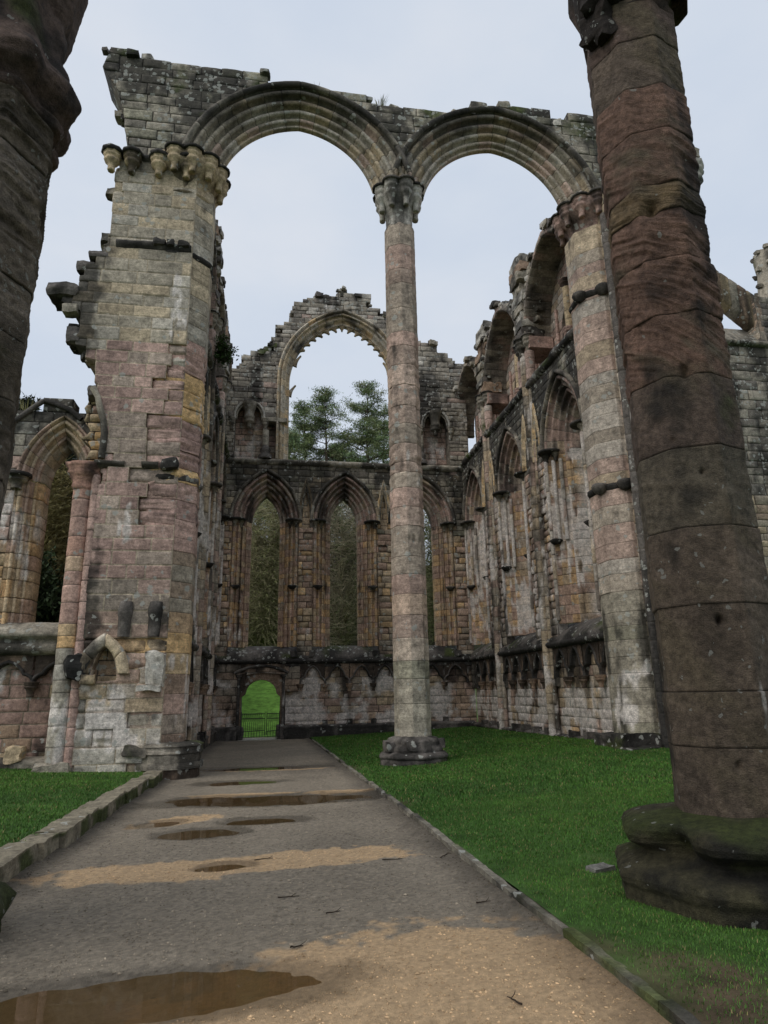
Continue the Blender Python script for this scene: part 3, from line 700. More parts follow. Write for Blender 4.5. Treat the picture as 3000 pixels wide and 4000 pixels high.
# ------------------------------------------------------------------ SIDE WALLS
YC = (20.35, 25.6, 30.85); YS = (22.97, 28.22)
def side_wall(xw, N, label, seed):
    inn = N
    root = thing('side_wall', (xw - N * .8, 25, -.3), label, 'wall')
    fr = Fr((xw, 0, 0), (0, 1, 0), (N, 0, 0)); y0, y1 = 17.9, 32.44
    ops = [(y, arch_hw(.69, HC, 9.88, .91, 3.0)) for y in YC]
    pal = zones((4.2, [(GREY, 2), (BROWN, 1.5), (DARK, 1)]), (9.6, [(PINK, 2.5), (PURP, 2), (BUFF, 1.2), (GREY, 2), (OCHR, 1)]), (50, [(GREY, 2), (DARK, 2), (GRN, .7)]))
    st = soil(zf((3, .4), (4, .0), (5, -.2), (9.6, -.2), (10.4, .2), (13.3, .75)), zf((3, -.5), (4, .0), (9.5, .08), (10, -.25), (14, -.6)), seed=seed, al=zf((0, .1), (10, .3), (14, .75)), f=(3.2, 3.2, .12))
    st0 = st
    def st(P):
        d, w_, g, A_ = st0(P); y = P[..., 1]; q = np.min([np.abs(y - s) for s in YS], axis=0)
        d = np.maximum(d, sm(.9, .35, q + .25 * fbm(P, (3, 3, .2), 3, seed)) * sm(3.5, 4.5, P[..., 2]) * .8); return d, w_ * (1 - d), g, A_
    m = MB(); wall(m, fr, y0, y1, 3.15, 13.0, ops=ops, pal=pal, er=lambda u, v, r: np.where((v > 4) & (v < 8.5), r * .8, .1 * r), st=st, seed=seed + 1, thick=.35, length=(.3, .75), course=(.22, .34)); m.build('wall_face', STONE, root)
    for i, y in enumerate(YC): lancet(fr, y, root, seed + 20 + i, wz=.03, jer=.22)
    for i, y in enumerate((22.42, 23.52, 27.67, 28.77)): blind(Fr((xw + N * .06, 0, 0), (0, 1, 0), (N, 0, 0)), y, root, seed + 30 + i)
    m = MB(); vstrip(m, fr, y0, y1, [(2.96, -.02), (3.0, .1), (3.08, .15), (3.16, .13), (3.2, .05), (3.3, .06), (3.55, -.22), (3.8, -.62), (3.86, -1.2)], DARK, soil(zf((2.9, .7), (3.15, .6), (3.3, .2), (4, .15)), None, lambda z: np.where(z > 3.25, -.05, -.6), seed=seed + 5, al=zf((3, .3), (3.3, .5))), seed=seed); m.build('sill', STONE, root)
    m = MB(); vstrip(m, fr, y0, y1, [(12.9, -.02), (12.96, .1), (13.08, .16), (13.2, .12), (13.24, .0), (13.26, -1.0)], DARK, soil(zf((12, .6), (13.3, .5)), None, lambda z: 0 * z - .12, seed=seed + 6, al=zf((12, .8), (14, .8))), seed=seed, rough=.05); m.build('string_course', STONE, root)
    # arcade
    fl = Fr((xw - N * .14, 0, 0), (0, 1, 0), (N, 0, 0))
    m = MB(); wall(m, fl, y0, y1, -.5, 3.0, pal=pal_low, st=soil(zf((-1, .1), (.4, -.25), (1.5, -.2), (2.2, .25), (3, .7)), zf((-1, -.4), (.3, .0), (.7, .14), (1.6, .12), (1.9, -.1), (2.3, -.5)), seed=seed + 9), seed=seed + 8, thick=.2, course=(.28, .36), length=(.45, .95)); m.build('lower_wall', STONE, root)
    ys = [18.62, 19.74, 20.86, 21.98, 24.0, 25.12, 26.24, 27.3, 29.2, 30.3, 31.4]
    for i, y in enumerate(ys): arcade_arch(fr, y, root, .535, 1.95, 2.88, seed + 40 + i, plate_to=3.0, dark=.38)
    m = MB()
    for y in (22.97, 28.25, 32.2): wall(m, fr, y - .5, y + .47, 1.7, 2.98, pal=pick([(DARK, 1), (GREY, 1)]), st=S_DARK, seed=seed + 3, thick=.2)
    m.build('arcade_band', STONE, root)
    m = MB()
    for i in range(len(ys)): cube(m, (xw - N * .02, ys[i] - .56, .16), (.34, .30, .3), DARK, seed=seed + i, rough=.035, st=S_CAP)
    vstrip(m, fr, y0, y1, [(-.5, .12), (.0, .13), (.06, .16), (.12, .06), (.16, -.2)], DARK, S_CAP, seed=seed); m.build('plinth', STONE, root)
    # vaulting shafts, springers and wall ribs of the lost vault
    for i, y in enumerate(YS):
        m = MB(); sv = soil(zf((0, .1), (3, .2), (4, .25), (8, .2), (10, .25), (13, .3), (14, .0)), zf((0, -.1), (10, -.08), (12, -.4)), seed=seed + i, f=(3, 3, .25))
        for dx, dy, r in ((.05, 0, .17), (-.02, -.26, .10), (-.02, .26, .10)): shaft(m, (xw + N * dx, y + dy), r, -.2, 12.9 if r < .15 else 14.5, GREY, sv, seed=seed + i, jh=.45, er=.35, pal=pick([(PINK, 1), (GREY, 2), (BUFF, 1)]))
        for dy in (-.42, .42): shaft(m, (xw - N * .02, y + dy), .19, 13.2, 14.4, PINK, soil(zf((0, -.2), (20, -.2))), seed=seed + i, jh=.4, pal=pick([(PINK, 2), (LGREY, 1)]))
        m.build('vaulting_shaft', STONE, root)
        m = MB()
        for dx, dy, r in ((.12, 0, .26), (.0, -.42, .24), (.0, .42, .24), (-.5, .62, .22)): corbelcap(m, (xw + N * dx, y + dy), r, 14.35, 15.12, GREY * .8, S_CAP, seed + i); lathe(m, (xw + N * dx, y + dy, 15.1), [(.04, -.05), (r * 1.15, -.05), (r * 1.2, 0), (.04, .04)], DARK, 12, st=S_ABAC)
        cube(m, (xw - N * .45, y, 14.75), (1.0, 1.3, .5), PINK, seed=seed + i, rough=.02, st=S_CAP)
        m.build('vault_capital', STONE, root)
        m = MB(); R = np.random.default_rng(seed + i); z = 15.12; k = 0
        while z < 18.3 + .4 * (i == 0):
            h = R.uniform(.3, .48); w = .85 + (z - 15) * .17
            cube(m, (xw - N * .30 + R.normal(0, .04), y + R.normal(0, .05), z + h / 2), (.95 + R.normal(0, .06), w * .86 + R.normal(0, .06), h * .985), [GREY, DARK, LGREY, BROWN][R.integers(4)], seed=seed + k, rough=.045, n=9, rnd=.12, st=soil(zf((0, .25), (18, .2)), seed=seed + k), alpha=.6); z += h; k += 1
        rubble(m, [(y - .5, z), (y + .5, z)], 9, .26, .8, seed + i, S_CAP, fr); rubble(m, [(y + .5, 15.8), (y + .62, z)], 7, .22, .6, seed + i + 5, S_CAP, fr); rubble(m, [(y - .5, 15.8), (y - .62, z)], 7, .22, .6, seed + i + 9, S_CAP, fr)
        m.build('springer', STONE, root)
    for i, y in enumerate(YC):
        w = 2.22; c = arch_c(w, 2.95); m = MB()
        fo = Fr((xw + N * .10, 0, 0), (0, 1, 0), (N, 0, 0))
        sweep(m, fo, y, path_lines(w, c, 15.0, 15.02, 'arch', .33, seed=seed + i), [(0, 1.08), (0, .6), (.0, .2), (.02, .0), (.08, -.03), (.14, .02), (.24, .0), (.34, .2), (.32, .6), (.26, 1.08)], pick([(GREY, 2), (DARK, 2), (PINK, .6)]), soil(zf((0, -.1), (17, .0), (18.3, -.1)), seed=seed + i), seed + i, rough=.03, groove=.03, alpha=.6, er=.5, close=True)
        fw = arch_hw(w, c, 15.0, .38); vv = np.linspace(15.4, 18.25, 12); hw_ = fw(vv); e_ = [(y - a, b) for a, b in zip(hw_, vv)] + [(y, 18.5)] + [(y + a, b) for a, b in zip(hw_[::-1], vv[::-1])]
        rubble(m, e_, 46, .20, .6, seed + i + 40, S_CAP, fo); m.build('wall_rib', STONE, root)
    # clerestory behind the passage
    fc = Fr((xw - N * 1.0, 0, 0), (0, 1, 0), (N, 0, 0))
    ctop = lambda u: (u > 31) * 1.5 + 15.9 + 2.25 * np.abs(np.cos((u - YC[0]) / 5.25 * np.pi)) ** .7
    pc = pick([(PINK, 3), (LGREY, 1.4), (BUFF, 1), (GREY, .8)])
    m = MB(); wall(m, fc, y0, y1 + .5, 13.2, 18.2, ops=[(y + .9, arch_hw(.30, .55, 14.9, 0, 13.5)) for y in YC] + [(y - .9, arch_hw(.30, .55, 14.9, 0, 13.5)) for y in YC], pal=pc, st=soil(zf((13, -.2), (16, -.25), (18, .1)), seed=seed + 2), seed=seed + 11, thick=.5, keep=lambda u, v, r: v < ctop(u) + (r - .5) * .2, course=(.28, .4)); m.build('clerestory_wall', STONE, root)
    for i, y in enumerate(YC):
        m = MB()
        for dy in (-.42, .42):
            shaft(m, (xw - N * .93, y + dy), .16, 14.4, 16.2, BUFF, None, seed=i, jh=.4, n=8); corbelcap(m, (xw - N * .90, y + dy), .26, 13.85, 14.5, PINK * .8, S_CAP, i); bell(m, (xw - N * .90, y + dy), .24, 16.1, 16.5, PINK * .7, st=S_CAP)
        for dy in (-1.5, 1.5): shaft(m, (xw - N * .95, y + dy), .07, 13.2, 15.9, PINK, None, seed=i, jh=.5, n=8)
        m.build('clerestory_shaft', STONE, root)
    return root
RW = side_wall(XR, -1, 'long buttressed side wall with tall blind lancets, dark ledge and broken vault ribs, right of the lawn', 200)
LW = side_wall(XL, 1, 'side wall seen almost edge-on, rising beside the path behind the massive pier', 400)
# ------------------------------------------------------------------ SCREEN OF TWO ARCHES
SCR = thing('double_arch', (3.5, 17.2, 16.5), 'high pair of moulded stone arches with a broken wall top, carried across the open chapel', 'arch')
fs = Fr((0, 16.6, 0), (1, 0, 0), (0, -1, 0)); AC = (.45, 6.62); AW, ACc, AZ = 2.35, .30, 15.88
TX = [-5.4, -5.25, -5.1, -4.6, -3.6, -3.0, -2.6, -1.9, -.4, -.25, .7, .8, 1.0, 2.3, 2.45, 2.6, 5.3, 6.0, 6.1, 7.0, 8.8, 8.85, 9.15, 9.2, 12]
TZ = [19.3, 19.6, 20.05, 20.0, 20.0, 20.0, 19.75, 19.8, 19.9, 19.6, 19.65, 19.6, 19.65, 19.7, 19.45, 19.4, 19.35, 19.4, 19.75, 19.8, 19.8, 19.45, 19.45, 19.8, 19.8]
stop = lambda u: np.interp(u, TX, TZ)
LZ = [16.3, 16.6, 17.6, 18.5, 19.0, 19.4, 20.2]; LX = [-4.42, -4.42, -4.5, -4.74, -5.05, -5.28, -5.1]
m = MB()
wall(m, fs, -5.5, 12.0, 16.42, 20.15, ops=[(a, arch_hw(AW, ACc, AZ, 1.02)) for a in AC], left=lambda v: np.interp(v, LZ, LX) + .05 * vn(np.stack([v * 3, v * 0, v * 0], -1), 3), pal=pick([(GREY, 3), (GRN, 1), (DARK, 1.6), (BUFF, .5), (LGREY, .5)]),
     st=soil(zf((16, .05), (17.5, .0), (18.3, .18), (19.4, .28), (20.2, .3)), None, lambda z: zf((16, -.9), (18, -.35), (19.3, -.12), (20.2, .1))(z), seed=51, al=zf((16, .2), (18.5, .45), (19.3, .95)), f=(1.2, 1.2, .35)),
     keep=lambda u, v, r: v < stop(u) + (r - .5) * .16, seed=52, thick=1.2, course=(.26, .42), length=(.4, .95), er=lambda u, v, r: .15 * r + .4 * r * (v > stop(u) - .5), hvar=.015, rough=.014, nu=13, nv=10)
rubble(m, [(u, stop(u)) for u in np.linspace(-5.1, 9.6, 60)], 46, .22, 1.1, 5, soil(zf((0, .1), (30, .1)), None, lambda z: 0 * z - .15, seed=3), fs); rubble(m, list(zip(LX[2:], LZ[2:])), 4, .2, 1.0, 8, S_CAP, fs)
m.build('spandrel_wall', STONE, SCR)
for ua, ub in ((-5.2, AC[0]), (AC[0], AC[1]), (AC[1], 12.0)):
    m = MB(); wall(m, Fr((0, 17.8, 0), (1, 0, 0), (0, 1, 0)), ua, ub, 16.42, 20.0, ops=[(a, arch_hw(AW, ACc, AZ, 1.02)) for a in AC], left=(lambda v: np.interp(v, LZ, LX) + .06) if ua < 0 else None, pal=pick([(GREY, 2), (DARK, 1)]), keep=lambda u, v, r: v < stop(u) - .1, seed=53, thick=0, nu=7, nv=7)
    m.build('rear_face', STONE, SCR)
half = [(1.0, .0), (.98, .06), (.955, .12)] + bowtells([(.855, .085, .075, .15), (.63, .24, .075, .15), (.41, .37, .07, .14), (.19, .47, .065, .10)], [(.045, .50), (.0, .53)])
prof = half + [(0, .6), (0, .64)] + [(d, 1.2 - p) for d, p in reversed(half)]
hood = [(.99, .03), (.99, -.05), (1.02, -.09), (1.07, -.11), (1.12, -.10), (1.15, -.05), (1.16, .03)]
def S_SCR(P):
    x, z = P[..., 0], P[..., 2]; dx = np.minimum(np.abs(x - AC[0]), np.abs(x - AC[1])); d = np.hypot(dx + ACc, z - AZ) - AW - ACc
    n = fbm(P, (1.6, 1.6, 1.6), 4, 54) * .5 + .25 * fbm(P, (6, 6, 6), 3, 55)
    return sm(.40, 1.0, d + n - .10 + .12 * (z - 17.5)) * .85, 0 * z, 0 * z, np.full_like(z, .15)
for i, a in enumerate(AC):
    m = MB(); sweep(m, fs, a, path_lines(AW, ACc, AZ, 16.5, 'arch', .46, seed=60 + i), prof, pick([(BUFF, 1.6), (GREY, 3), (PINK, .8), (LGREY, 1.2)]), S_SCR, 60 + i, rough=.007, groove=.014, jit=.08)
    A = m.build('moulded_arch', STONE, SCR)
    m = MB(); sweep(m, fs, a, path_lines(AW, ACc, AZ, 16.85, 'arch', .7, seed=66 + i), hood, pick([(GREY, 2), (DARK, 2.5)]), soil(zf((16, .1), (18, .2), (20, .45)), seed=55), 62 + i, groove=.02, rough=.01); m.build('hood_mould', STONE, A)
def tuft(name, c, n, h, sp, label, cat, col, seed, group=None):
    R = np.random.default_rng(seed); m = MB(); a = R.uniform(0, 6.28, n); r = sp * np.sqrt(R.random(n)); b = np.stack([c[0] + r * np.cos(a), c[1] + r * np.sin(a), np.full(n, c[2] - .02)], -1)
    lean = np.stack([np.cos(a), np.sin(a), 0 * a], -1) * R.uniform(.1, .7, (n, 1)); hh = h * R.uniform(.5, 1.1, (n, 1)); side = np.stack([-np.sin(a), np.cos(a), 0 * a], -1) * R.uniform(.006, .014, (n, 1))
    mid = b + (lean * .4 + [0, 0, .6]) * hh; tip = b + (lean + [0, 0, 1.]) * hh
    V = np.stack([b - side, b + side, mid - side * .7, mid + side * .7, tip], 1).reshape(-1, 3); i = np.arange(n)[:, None] * 5
    C = np.repeat((np.array(col)[None] * R.uniform(.6, 1.4, (n, 1)))[:, None], 5, 1).reshape(-1, 3)
    m.add(V, np.concatenate([i, i + 1, i + 3, i + 2], 1), C, np.concatenate([i + 2, i + 3, i + 4], 1))
    return tag(m.build(name, GRASSM), label, cat, group)
# ------------------------------------------------------------------ CENTRAL COLUMN
CC = (3.53, 17.2)
CCOL = thing('stone_column', (CC[0], CC[1], -.3), 'slender octagonal column standing alone on the lawn under the double arch', 'column')
m = MB(); zd = [.5, 1.31, 1.91, 2.35, 2.92, 3.49, 4.03, 4.54, 5.01, 5.83, 6.35, 6.88, 7.32, 7.61, 8.15, 8.72, 9.25, 9.88, 10.5, 11.09, 11.53, 12.3, 13.11, 13.59, 14.4, 15.15]
octcol(m, CC[0], CC[1], .425, zd, zones((2.3, [(GREY, 3), (GRN, 1)]), (50, [(PINK * .55 + GREY * .45, 3), (GREY, 1), (PINK, 1), (BUFF * .5 + PINK * .5, 1)]), jit=.2), 22.5 - 10, 12, soil(zf((0, -.35), (7, -.4), (7.5, -.2), (7.8, -.4), (15, -.3)), zf((0, -.4), (1.2, -.22), (3, -.5), (20, -.6)), seed=71, f=(3, 3, .5)), 71, 8, rough=.007, strata=.05,
       erf=lambda z: np.interp(z, [0, 5.3, 5.9, 7.0, 7.5, 8.2, 8.8, 10.3, 10.6, 12, 13], [.05, .05, .35, .5, 1.1, .75, .5, .9, .35, .15, .1]), dents=[(-95, 5.43, 5, .06, .09), (-78, 5.43, 6, .07, .12), (-52, 5.45, 6, .06, .1), (-40, 7.6, 25, .12, .06), (-30, 9.2, 16, .3, .05), (-28, 4.6, 8, .1, .06)], cvar=.16)
m.build('shaft', STONE, CCOL)
m = MB(); cap_cluster(m, CC, .55, 15.08, 16.56, 8, LGREY * .95, S_CAP, 22.5 - 10, lobe=.235, seed=72, hc=.9); m.build('capital', STONE, CCOL)
m = MB(); sB = soil(zf((-1, .2), (1, .1)), None, lambda z: 0 * z - .12, seed=73, al=zf((0, .12), (9, .12)))
lathe(m, (CC[0], CC[1], 0), [(.87, -.45), (.87, -.06), (.88, .0), (.84, .06)], DARK, 48, st=sB, rough=.012, oct_=10); lathe(m, (CC[0], CC[1], 0), [(.80, .03), (.90, .06), (.91, .12), (.84, .17), (.74, .20)], DARK, 64, st=sB, rough=.016, seed=4, oct_=10)
lathe(m, (CC[0], CC[1], 0), [(.72, .16), (.76, .22), (.74, .3), (.66, .36), (.70, .42), (.66, .5), (.5, .55), (.40, .56)], DARK, 64, st=sB, rough=.03, seed=6, oct_=10)
for i, (a, r, z) in enumerate(((200, .68, .33), (255, .6, .36), (340, .64, .36))): cube(m, (CC[0] + r * math.cos(math.radians(a)), CC[1] + r * math.sin(math.radians(a)), z), (.32, .26, .22), DARK, math.radians(a), 7, .035, i, sB, .3)
m.build('base', STONE, CCOL)
# ------------------------------------------------------------------ RIGHT RESPOND
RS = thing('respond_pier', (9.95, 17.3, -.2), 'pale octagonal half-pier against the side wall carrying the far end of the double arch', 'pier')
pg = zones((3.4, [(GREY, 3), (GRN, 1), (BUFF, .5)]), (14, [(PINK, 2.5), (BUFF, 1.2), (GREY, 1.6), (LGREY, 1.4)]), (50, [(BUFF, 2), (LGREY, 2), (PINK, 1)]))
m = MB(); zz = [-.3]; R = np.random.default_rng(5)
while zz[-1] < 15: zz.append(zz[-1] + R.uniform(.36, .55))
zz[-1] = 15.55
octcol(m, 9.98, 17.35, .86, zz, pg, 0, 10, soil(zf((0, .0), (3.2, .0), (4, -.3), (20, -.3)), zf((0, -.05), (2, -.2), (4, -.6)), seed=81, f=(3, 3, .3)), 81, 5, rough=.005, strata=.02, erf=lambda z: np.where((z > 4.0) & (z < 5.2), 1.2, .1), cvar=.10); m.build('shaft', STONE, RS)
m = MB()
for z in (13.25, 7.1):
    m = MB()
    lathe(m, (9.95, 17.35, z), [(.84, -.14), (.93, -.1), (1.0, .0), (.98, .06), (.88, .12)], DARK, 40, st=S_ABAC, rough=.03, oct_=22.5)
    for a in (-112.5, -157.5, -67.5): lathe(m, (9.95 + .93 * math.cos(math.radians(a)), 17.35 + .93 * math.sin(math.radians(a)), z), [(.05, -.2), (.16, -.14), (.2, -.05), (.24, .03), (.2, .1), (.02, .12)], DARK, 12, st=S_DARK)
    m.build('shaft_ring', STONE, RS)
m = MB(); cap_cluster(m, (9.95, 17.3), 1.0, 15.35, 16.56, 12, PINK * .9, S_CAP, 15, lobe=.25, seed=82, hc=.75); m.build('capital', STONE, RS)
m = MB(); sR = soil(zf((-1, .15), (2, .15)), None, lambda z: 0 * z - .1, seed=84)
for i, (x, y, z, sx, sy, h) in enumerate(((9.25, 16.75, .30, 1.1, .6, .36), (9.95, 16.45, .27, .9, .7, .38), (9.45, 16.5, .07, 1.6, .8, .22), (9.0, 17.5, .25, .6, 1.0, .36))): cube(m, (x, y, z), (sx, sy, h), DARK, n=9, seed=i, rough=.04, st=sR, rnd=.12)
m.build('base', STONE, RS)
m = MB(); wall(m, Fr((0, 16.9, 0), (1, 0, 0), (0, -1, 0)), 10.6, 12.2, -.3, 16.5, pal=pick([(GREY, 2), (DARK, 2), (PINK, 1)]), st=S_CAP, seed=83, thick=1.2); m.build('pier_wall', STONE, RS)
m = MB(); wall(m, Fr((9.74, 0, 0), (0, 1, 0), (-1, 0, 0)), 13.2, 16.62, -.4, 16.5, pal=pg, st=soil(zf((0, .3), (3.4, .25), (7, .1), (8, -.2), (20, -.2)), seed=88, f=(3, 3, .3)), seed=88, thick=.5, course=(.36, .52), length=(.5, .9))
shaft(m, (9.70, 16.12), .13, -.2, 15.6, DARK, soil(zf((0, .3), (9, .25), (10, .0)), seed=89), seed=5, jh=.5); m.build('pier_return', STONE, RS)
m = MB()
for z0, r in ((17.4, .42),): corbelcap(m, (13.72, 17.25), .5, 17.5, 18.9, LGREY * .8, S_CAP, 3); cube(m, (13.35, 17.25, 19.1), (1.2, .9, .35), GREY, seed=3, rough=.04, st=S_CAP); cube(m, (13.1, 17.25, 18.2), (.8, .9, 1.6), GREY, seed=4, rough=.02, st=S_CAP)
wall(m, Fr((0, 16.9, 0), (1, 0, 0), (0, -1, 0)), 12.0, 13.45, 15.5, 19.0, pal=pick([(GREY, 2), (DARK, 2)]), st=S_CAP, seed=85, thick=.9)
m.build('outer_corbel', STONE, RS)
# ------------------------------------------------------------------ MASSIVE LEFT PIER
PIER = thing('stone_pier', (-3.3, 17.2, -.2), 'massive coursed stone pier with ragged broken edge and eroded lower courses, left of the path', 'pier')
PZ = [-.4, 2.7, 7.2, 8.8, 9.0, 9.3, 9.6, 10.0, 10.3, 10.5, 10.8, 11.2, 11.5, 12.2, 12.45, 12.8, 13.1, 13.4, 14.1, 15.7, 16.5]
PX = [-4.5, -4.42, -4.25, -4.4, -4.5, -4.6, -4.58, -4.7, -4.95, -5.2, -5.1, -5.15, -5.4, -5.3, -5.3, -4.95, -4.8, -4.65, -4.6, -4.62, -4.45]
pl_ = lambda v: np.interp(np.round(v / .34) * .34, PZ, PX) + .09 * (_h(np.round(v / .34).astype(np.int64), np.zeros_like(v, dtype=np.int64), np.zeros_like(v, dtype=np.int64), 3) - .5)
pal_p = zones((1.5, [(LGREY, 3), (GREY, 3), (BUFF, 1.2), (BROWN, 1)]), (3.3, [(BUFF, 2), (PINK, 2), (GREY, 2), (OCHR, .8), (LGREY, 1)]), (4.2, [(GREY, 2), (PINK, 2)]), (10.4, [(PINK, 4), (PURP, 3), (GREY, 1.4)]), (50, [(GREY, 3), (LGREY, 1.5), (BUFF, 2.2)]), jit=.5)
def er_p(u, v, r):
    a = np.where((v > 5.8) & (v < 10.5) & (u > -3.25 + .15 * (v - 8)), .35 + r * .85, 0)
    a = np.maximum(a, np.where((v > 4.6) & (v < 9) & (r > .86), .6, 0)); a = np.maximum(a, np.where((v < 2.9) & (r > .3), .2 + .85 * r, 0))
    return np.maximum(a, np.where((v > 10) & (u < -4.6), .35 * r, .04 * r))
st_p = soil(lambda z: zf((-.5, .0), (1.2, -.2), (2.0, -.1), (2.8, .12), (3.4, .08), (3.9, -.3), (10, -.38), (13.3, -.2), (13.6, -.35), (15.6, -.25), (16.4, .0))(z), zf((-.4, -.25), (.8, -.06), (2.4, -.12), (3.2, -.4), (8, -.5), (10.6, -.27), (11, -.5), (17, -.6)), seed=91, al=zf((0, .2), (10, .05), (13, .12)))
st_p0 = st_p
def st_p(P):
    d, w, g, A = st_p0(P)
    x, z = P[..., 0], P[..., 2]
    d = np.maximum(d, sm(.0, .4, (-4.55 - x) * 1.1 + .7 * fbm(P, (2, 2, 2), 3, 5)) * (z > 10) * .9)     # blackened ragged edge
    return d, w, g, A
m = MB()
wall(m, fs, -6.0, -2.42, -.5, 16.42, left=pl_, ops=[(-3.78, lambda v: np.where((np.asarray(v) > 1.95) & (np.asarray(v) < 2.7), .28 * np.sqrt(np.clip((2.72 - np.asarray(v)) / .6, 0, 1)), 0.))], pal=pal_p, er=er_p, st=st_p, seed=92, thick=1.35, course=(.29, .40), length=(.42, 1.0), mort=MORT_L * .7, nu=20, nv=14, rough=.011, hvar=.010, jd=.008)
rubble(m, [(x - .02, z) for x, z in zip(PX[3:], PZ[3:])], 14, .26, 1.0, 15, S_CAP, fs)
m.build('pier_face', STONE, PIER)
m = MB(); wall(m, Fr((0, 16.9, 0), (1, 0, 0), (0, -1, 0)), -4.2, -3.4, 1.8, 2.8, pal=pick([(BUFF, 1), (BROWN, 1)]), seed=3, thick=0); m.build('niche_back', STONE, PIER); m = MB()
for i, (z, x, s) in enumerate(((11.95, -5.62, (.75, .9, .36)), (10.68, -5.28, (.3, .8, .4)), (12.75, -5.15, (.45, .7, .3)), (13.1, -4.85, (.5, .8, .2)), (9.15, -4.62, (.35, .6, .25)))): cube(m, (x, 17.0, z), s, DARK, n=9, seed=i, rough=.035, rnd=.2, st=S_CAP, alpha=.7); m.build('projecting_stone', STONE, PIER); m = MB()
zz = [-.1]; R = np.random.default_rng(9)
while zz[-1] < 15.4: zz.append(zz[-1] + R.uniform(.33, .5))
zz[-1] = 15.75
pr_ = zones((2.0, [(BROWN, 2), (PINK, 1), (GREY, 1)]), (3.6, [(OCHR, 2), (BUFF, 2), (BROWN, 1)]), (4.9, [(GREY, 2), (BROWN, 1)]), (6.6, [(PINK, 3), (PURP, 1)]), (7.0, [(OCHR, 1), (BUFF, 1)]), (8.4, [(PURP, 2), (PINK, 1)]), (9.7, [(OCHR, 2.5), (BUFF, 1.5)]), (10.4, [(RED, 1), (PINK, 2)]), (50, [(GREY, 3), (BUFF, 2), (LGREY, 1)]), jit=.1)
m = MB(); octcol(m, -2.78, 17.46, .80, zz, pr_, 0, 12, soil(zf((0, -.2), (3, -.25), (20, -.35)), zf((0, -.1), (2.4, -.2), (3, -.6)), seed=94, f=(3, 3, .4)), 94, 8, rough=.008, strata=.075, erf=lambda z: np.interp(z, [0, 4.3, 5.8, 6.5, 10, 11, 12], [.12, .12, .3, .9, 1.1, .3, .08]), cvar=.1, joint=.02); m.build('respond_shaft', STONE, PIER)
m = MB(); st3 = S_ABAC
vstrip(m, fs, -4.42, -2.45, [(13.36, -.02), (13.42, .05), (13.5, .1), (13.56, .08), (13.6, -.02)], DARK, S_DARK, 3, rough=.03)
lathe(m, (-2.78, 17.46, 13.35), [(.78, -.12), (.86, -.08), (.93, .0), (.9, .07), (.8, .12)], DARK, 40, st=S_DARK, rough=.03, oct_=22.5)
for x, w in ((-3.3, .3), (-2.65, .3), (-3.0, .2)): cube(m, (x, 16.56, 13.56), (w, .22, .2), DARK, seed=int(-x * 10), rough=.04, rnd=.4, st=S_DARK)
m.build('string_course', STONE, PIER)
m = MB(); vstrip(m, fs, -4.4, -3.7, [(7.08, -.05), (7.14, .06), (7.22, .12), (7.28, -.02)], GREY, S_CAP, 3, rough=.06); vstrip(m, fs, -3.3, -2.9, [(7.1, -.05), (7.16, .06), (7.25, .1), (7.3, -.02)], GREY, S_CAP, 4, rough=.05)
cube(m, (-2.62, 16.55, 7.2), (.4, .3, .3), DARK, seed=8, rough=.05, rnd=.4, st=S_DARK, n=7); lathe(m, (-2.78, 17.46, 6.95), [(.72, -.2), (.84, -.1), (.9, .0), (.84, .1), (.74, .15)], DARK, 40, st=S_CAP, rough=.07, oct_=22.5); m.build('eroded_band', STONE, PIER)
m = MB()
for x in (-4.72, -4.18, -3.46, -2.70): corbelcap(m, (x, 16.5), .25, 15.68, 16.32, BUFF, S_CAP, int(-x * 9)); lathe(m, (x, 16.5, 16.32), [(.05, -.08), (.29, -.08), (.32, -.03), (.30, .03), (.05, .05)], DARK, 8, st=S_ABAC, rough=.008)
vstrip(m, fs, -4.75, -2.5, [(16.2, -.02), (16.24, .06), (16.32, .1), (16.38, .08), (16.42, -.03)], DARK, S_ABAC, 5, rough=.008)
m.build('wall_capital', STONE, PIER)
m = MB(); cap_cluster(m, (-2.78, 17.3), .95, 15.3, 16.56, 12, BUFF * .9, S_CAP, 15, a0=-110, a1=60, lobe=.25, seed=95, hc=.75); m.build('capital', STONE, PIER)
m = MB(); sN = soil(zf((1, .0), (4, .05)), seed=96)
sweep(m, fs, -3.78, path_lines(.30, arch_c(.30, .62), 2.1, 2.11, 'arch', .5, seed=3), [(.26, .03), (.26, -.14), (.2, -.2), (.1, -.2), (.02, -.14), (0, -.05), (0, .25)], pick([(BUFF, 2), (LGREY, 1)]), sN, 3, rough=.03, er=.5)
cube(m, (-4.33, 16.55, 2.28), (.5, .34, .55), CRUST * 1.4, .2, 9, .06, 3, None, .35); cube(m, (-4.05, 16.5, 2.02), (.3, .3, .2), BUFF, .2, 7, .05, 4, sN, .3); cube(m, (-2.62, 16.53, 2.2), (.42, .32, .75), LGREY, 0, 9, .06, 5, sN, .3); cube(m, (-2.72, 16.42, 1.78), (.5, .3, .12), LGREY, 0, 7, .02, 6, sN)
m.build('broken_niche', STONE, PIER)
for x in (-3.4, -2.72):
    m = MB(); lathe(m, (x, 16.62, 2.95), [(.14, 0), (.15, .1), (.15, .45), (.17, .5), (.18, .62), (.15, .82), (.02, .84)], DARK, 14, st=S_DARK, rough=.012); m.build('shaft_stump', STONE, PIER)
m = MB(); sP = soil(zf((-1, .05), (.0, .0), (.5, .05)), None, lambda z: zf((-.4, -.5), (.05, -.25), (.5, -.12))(z), seed=97)
pp = lambda c: (lambda u, v, r: np.repeat(c[None], len(r), 0))
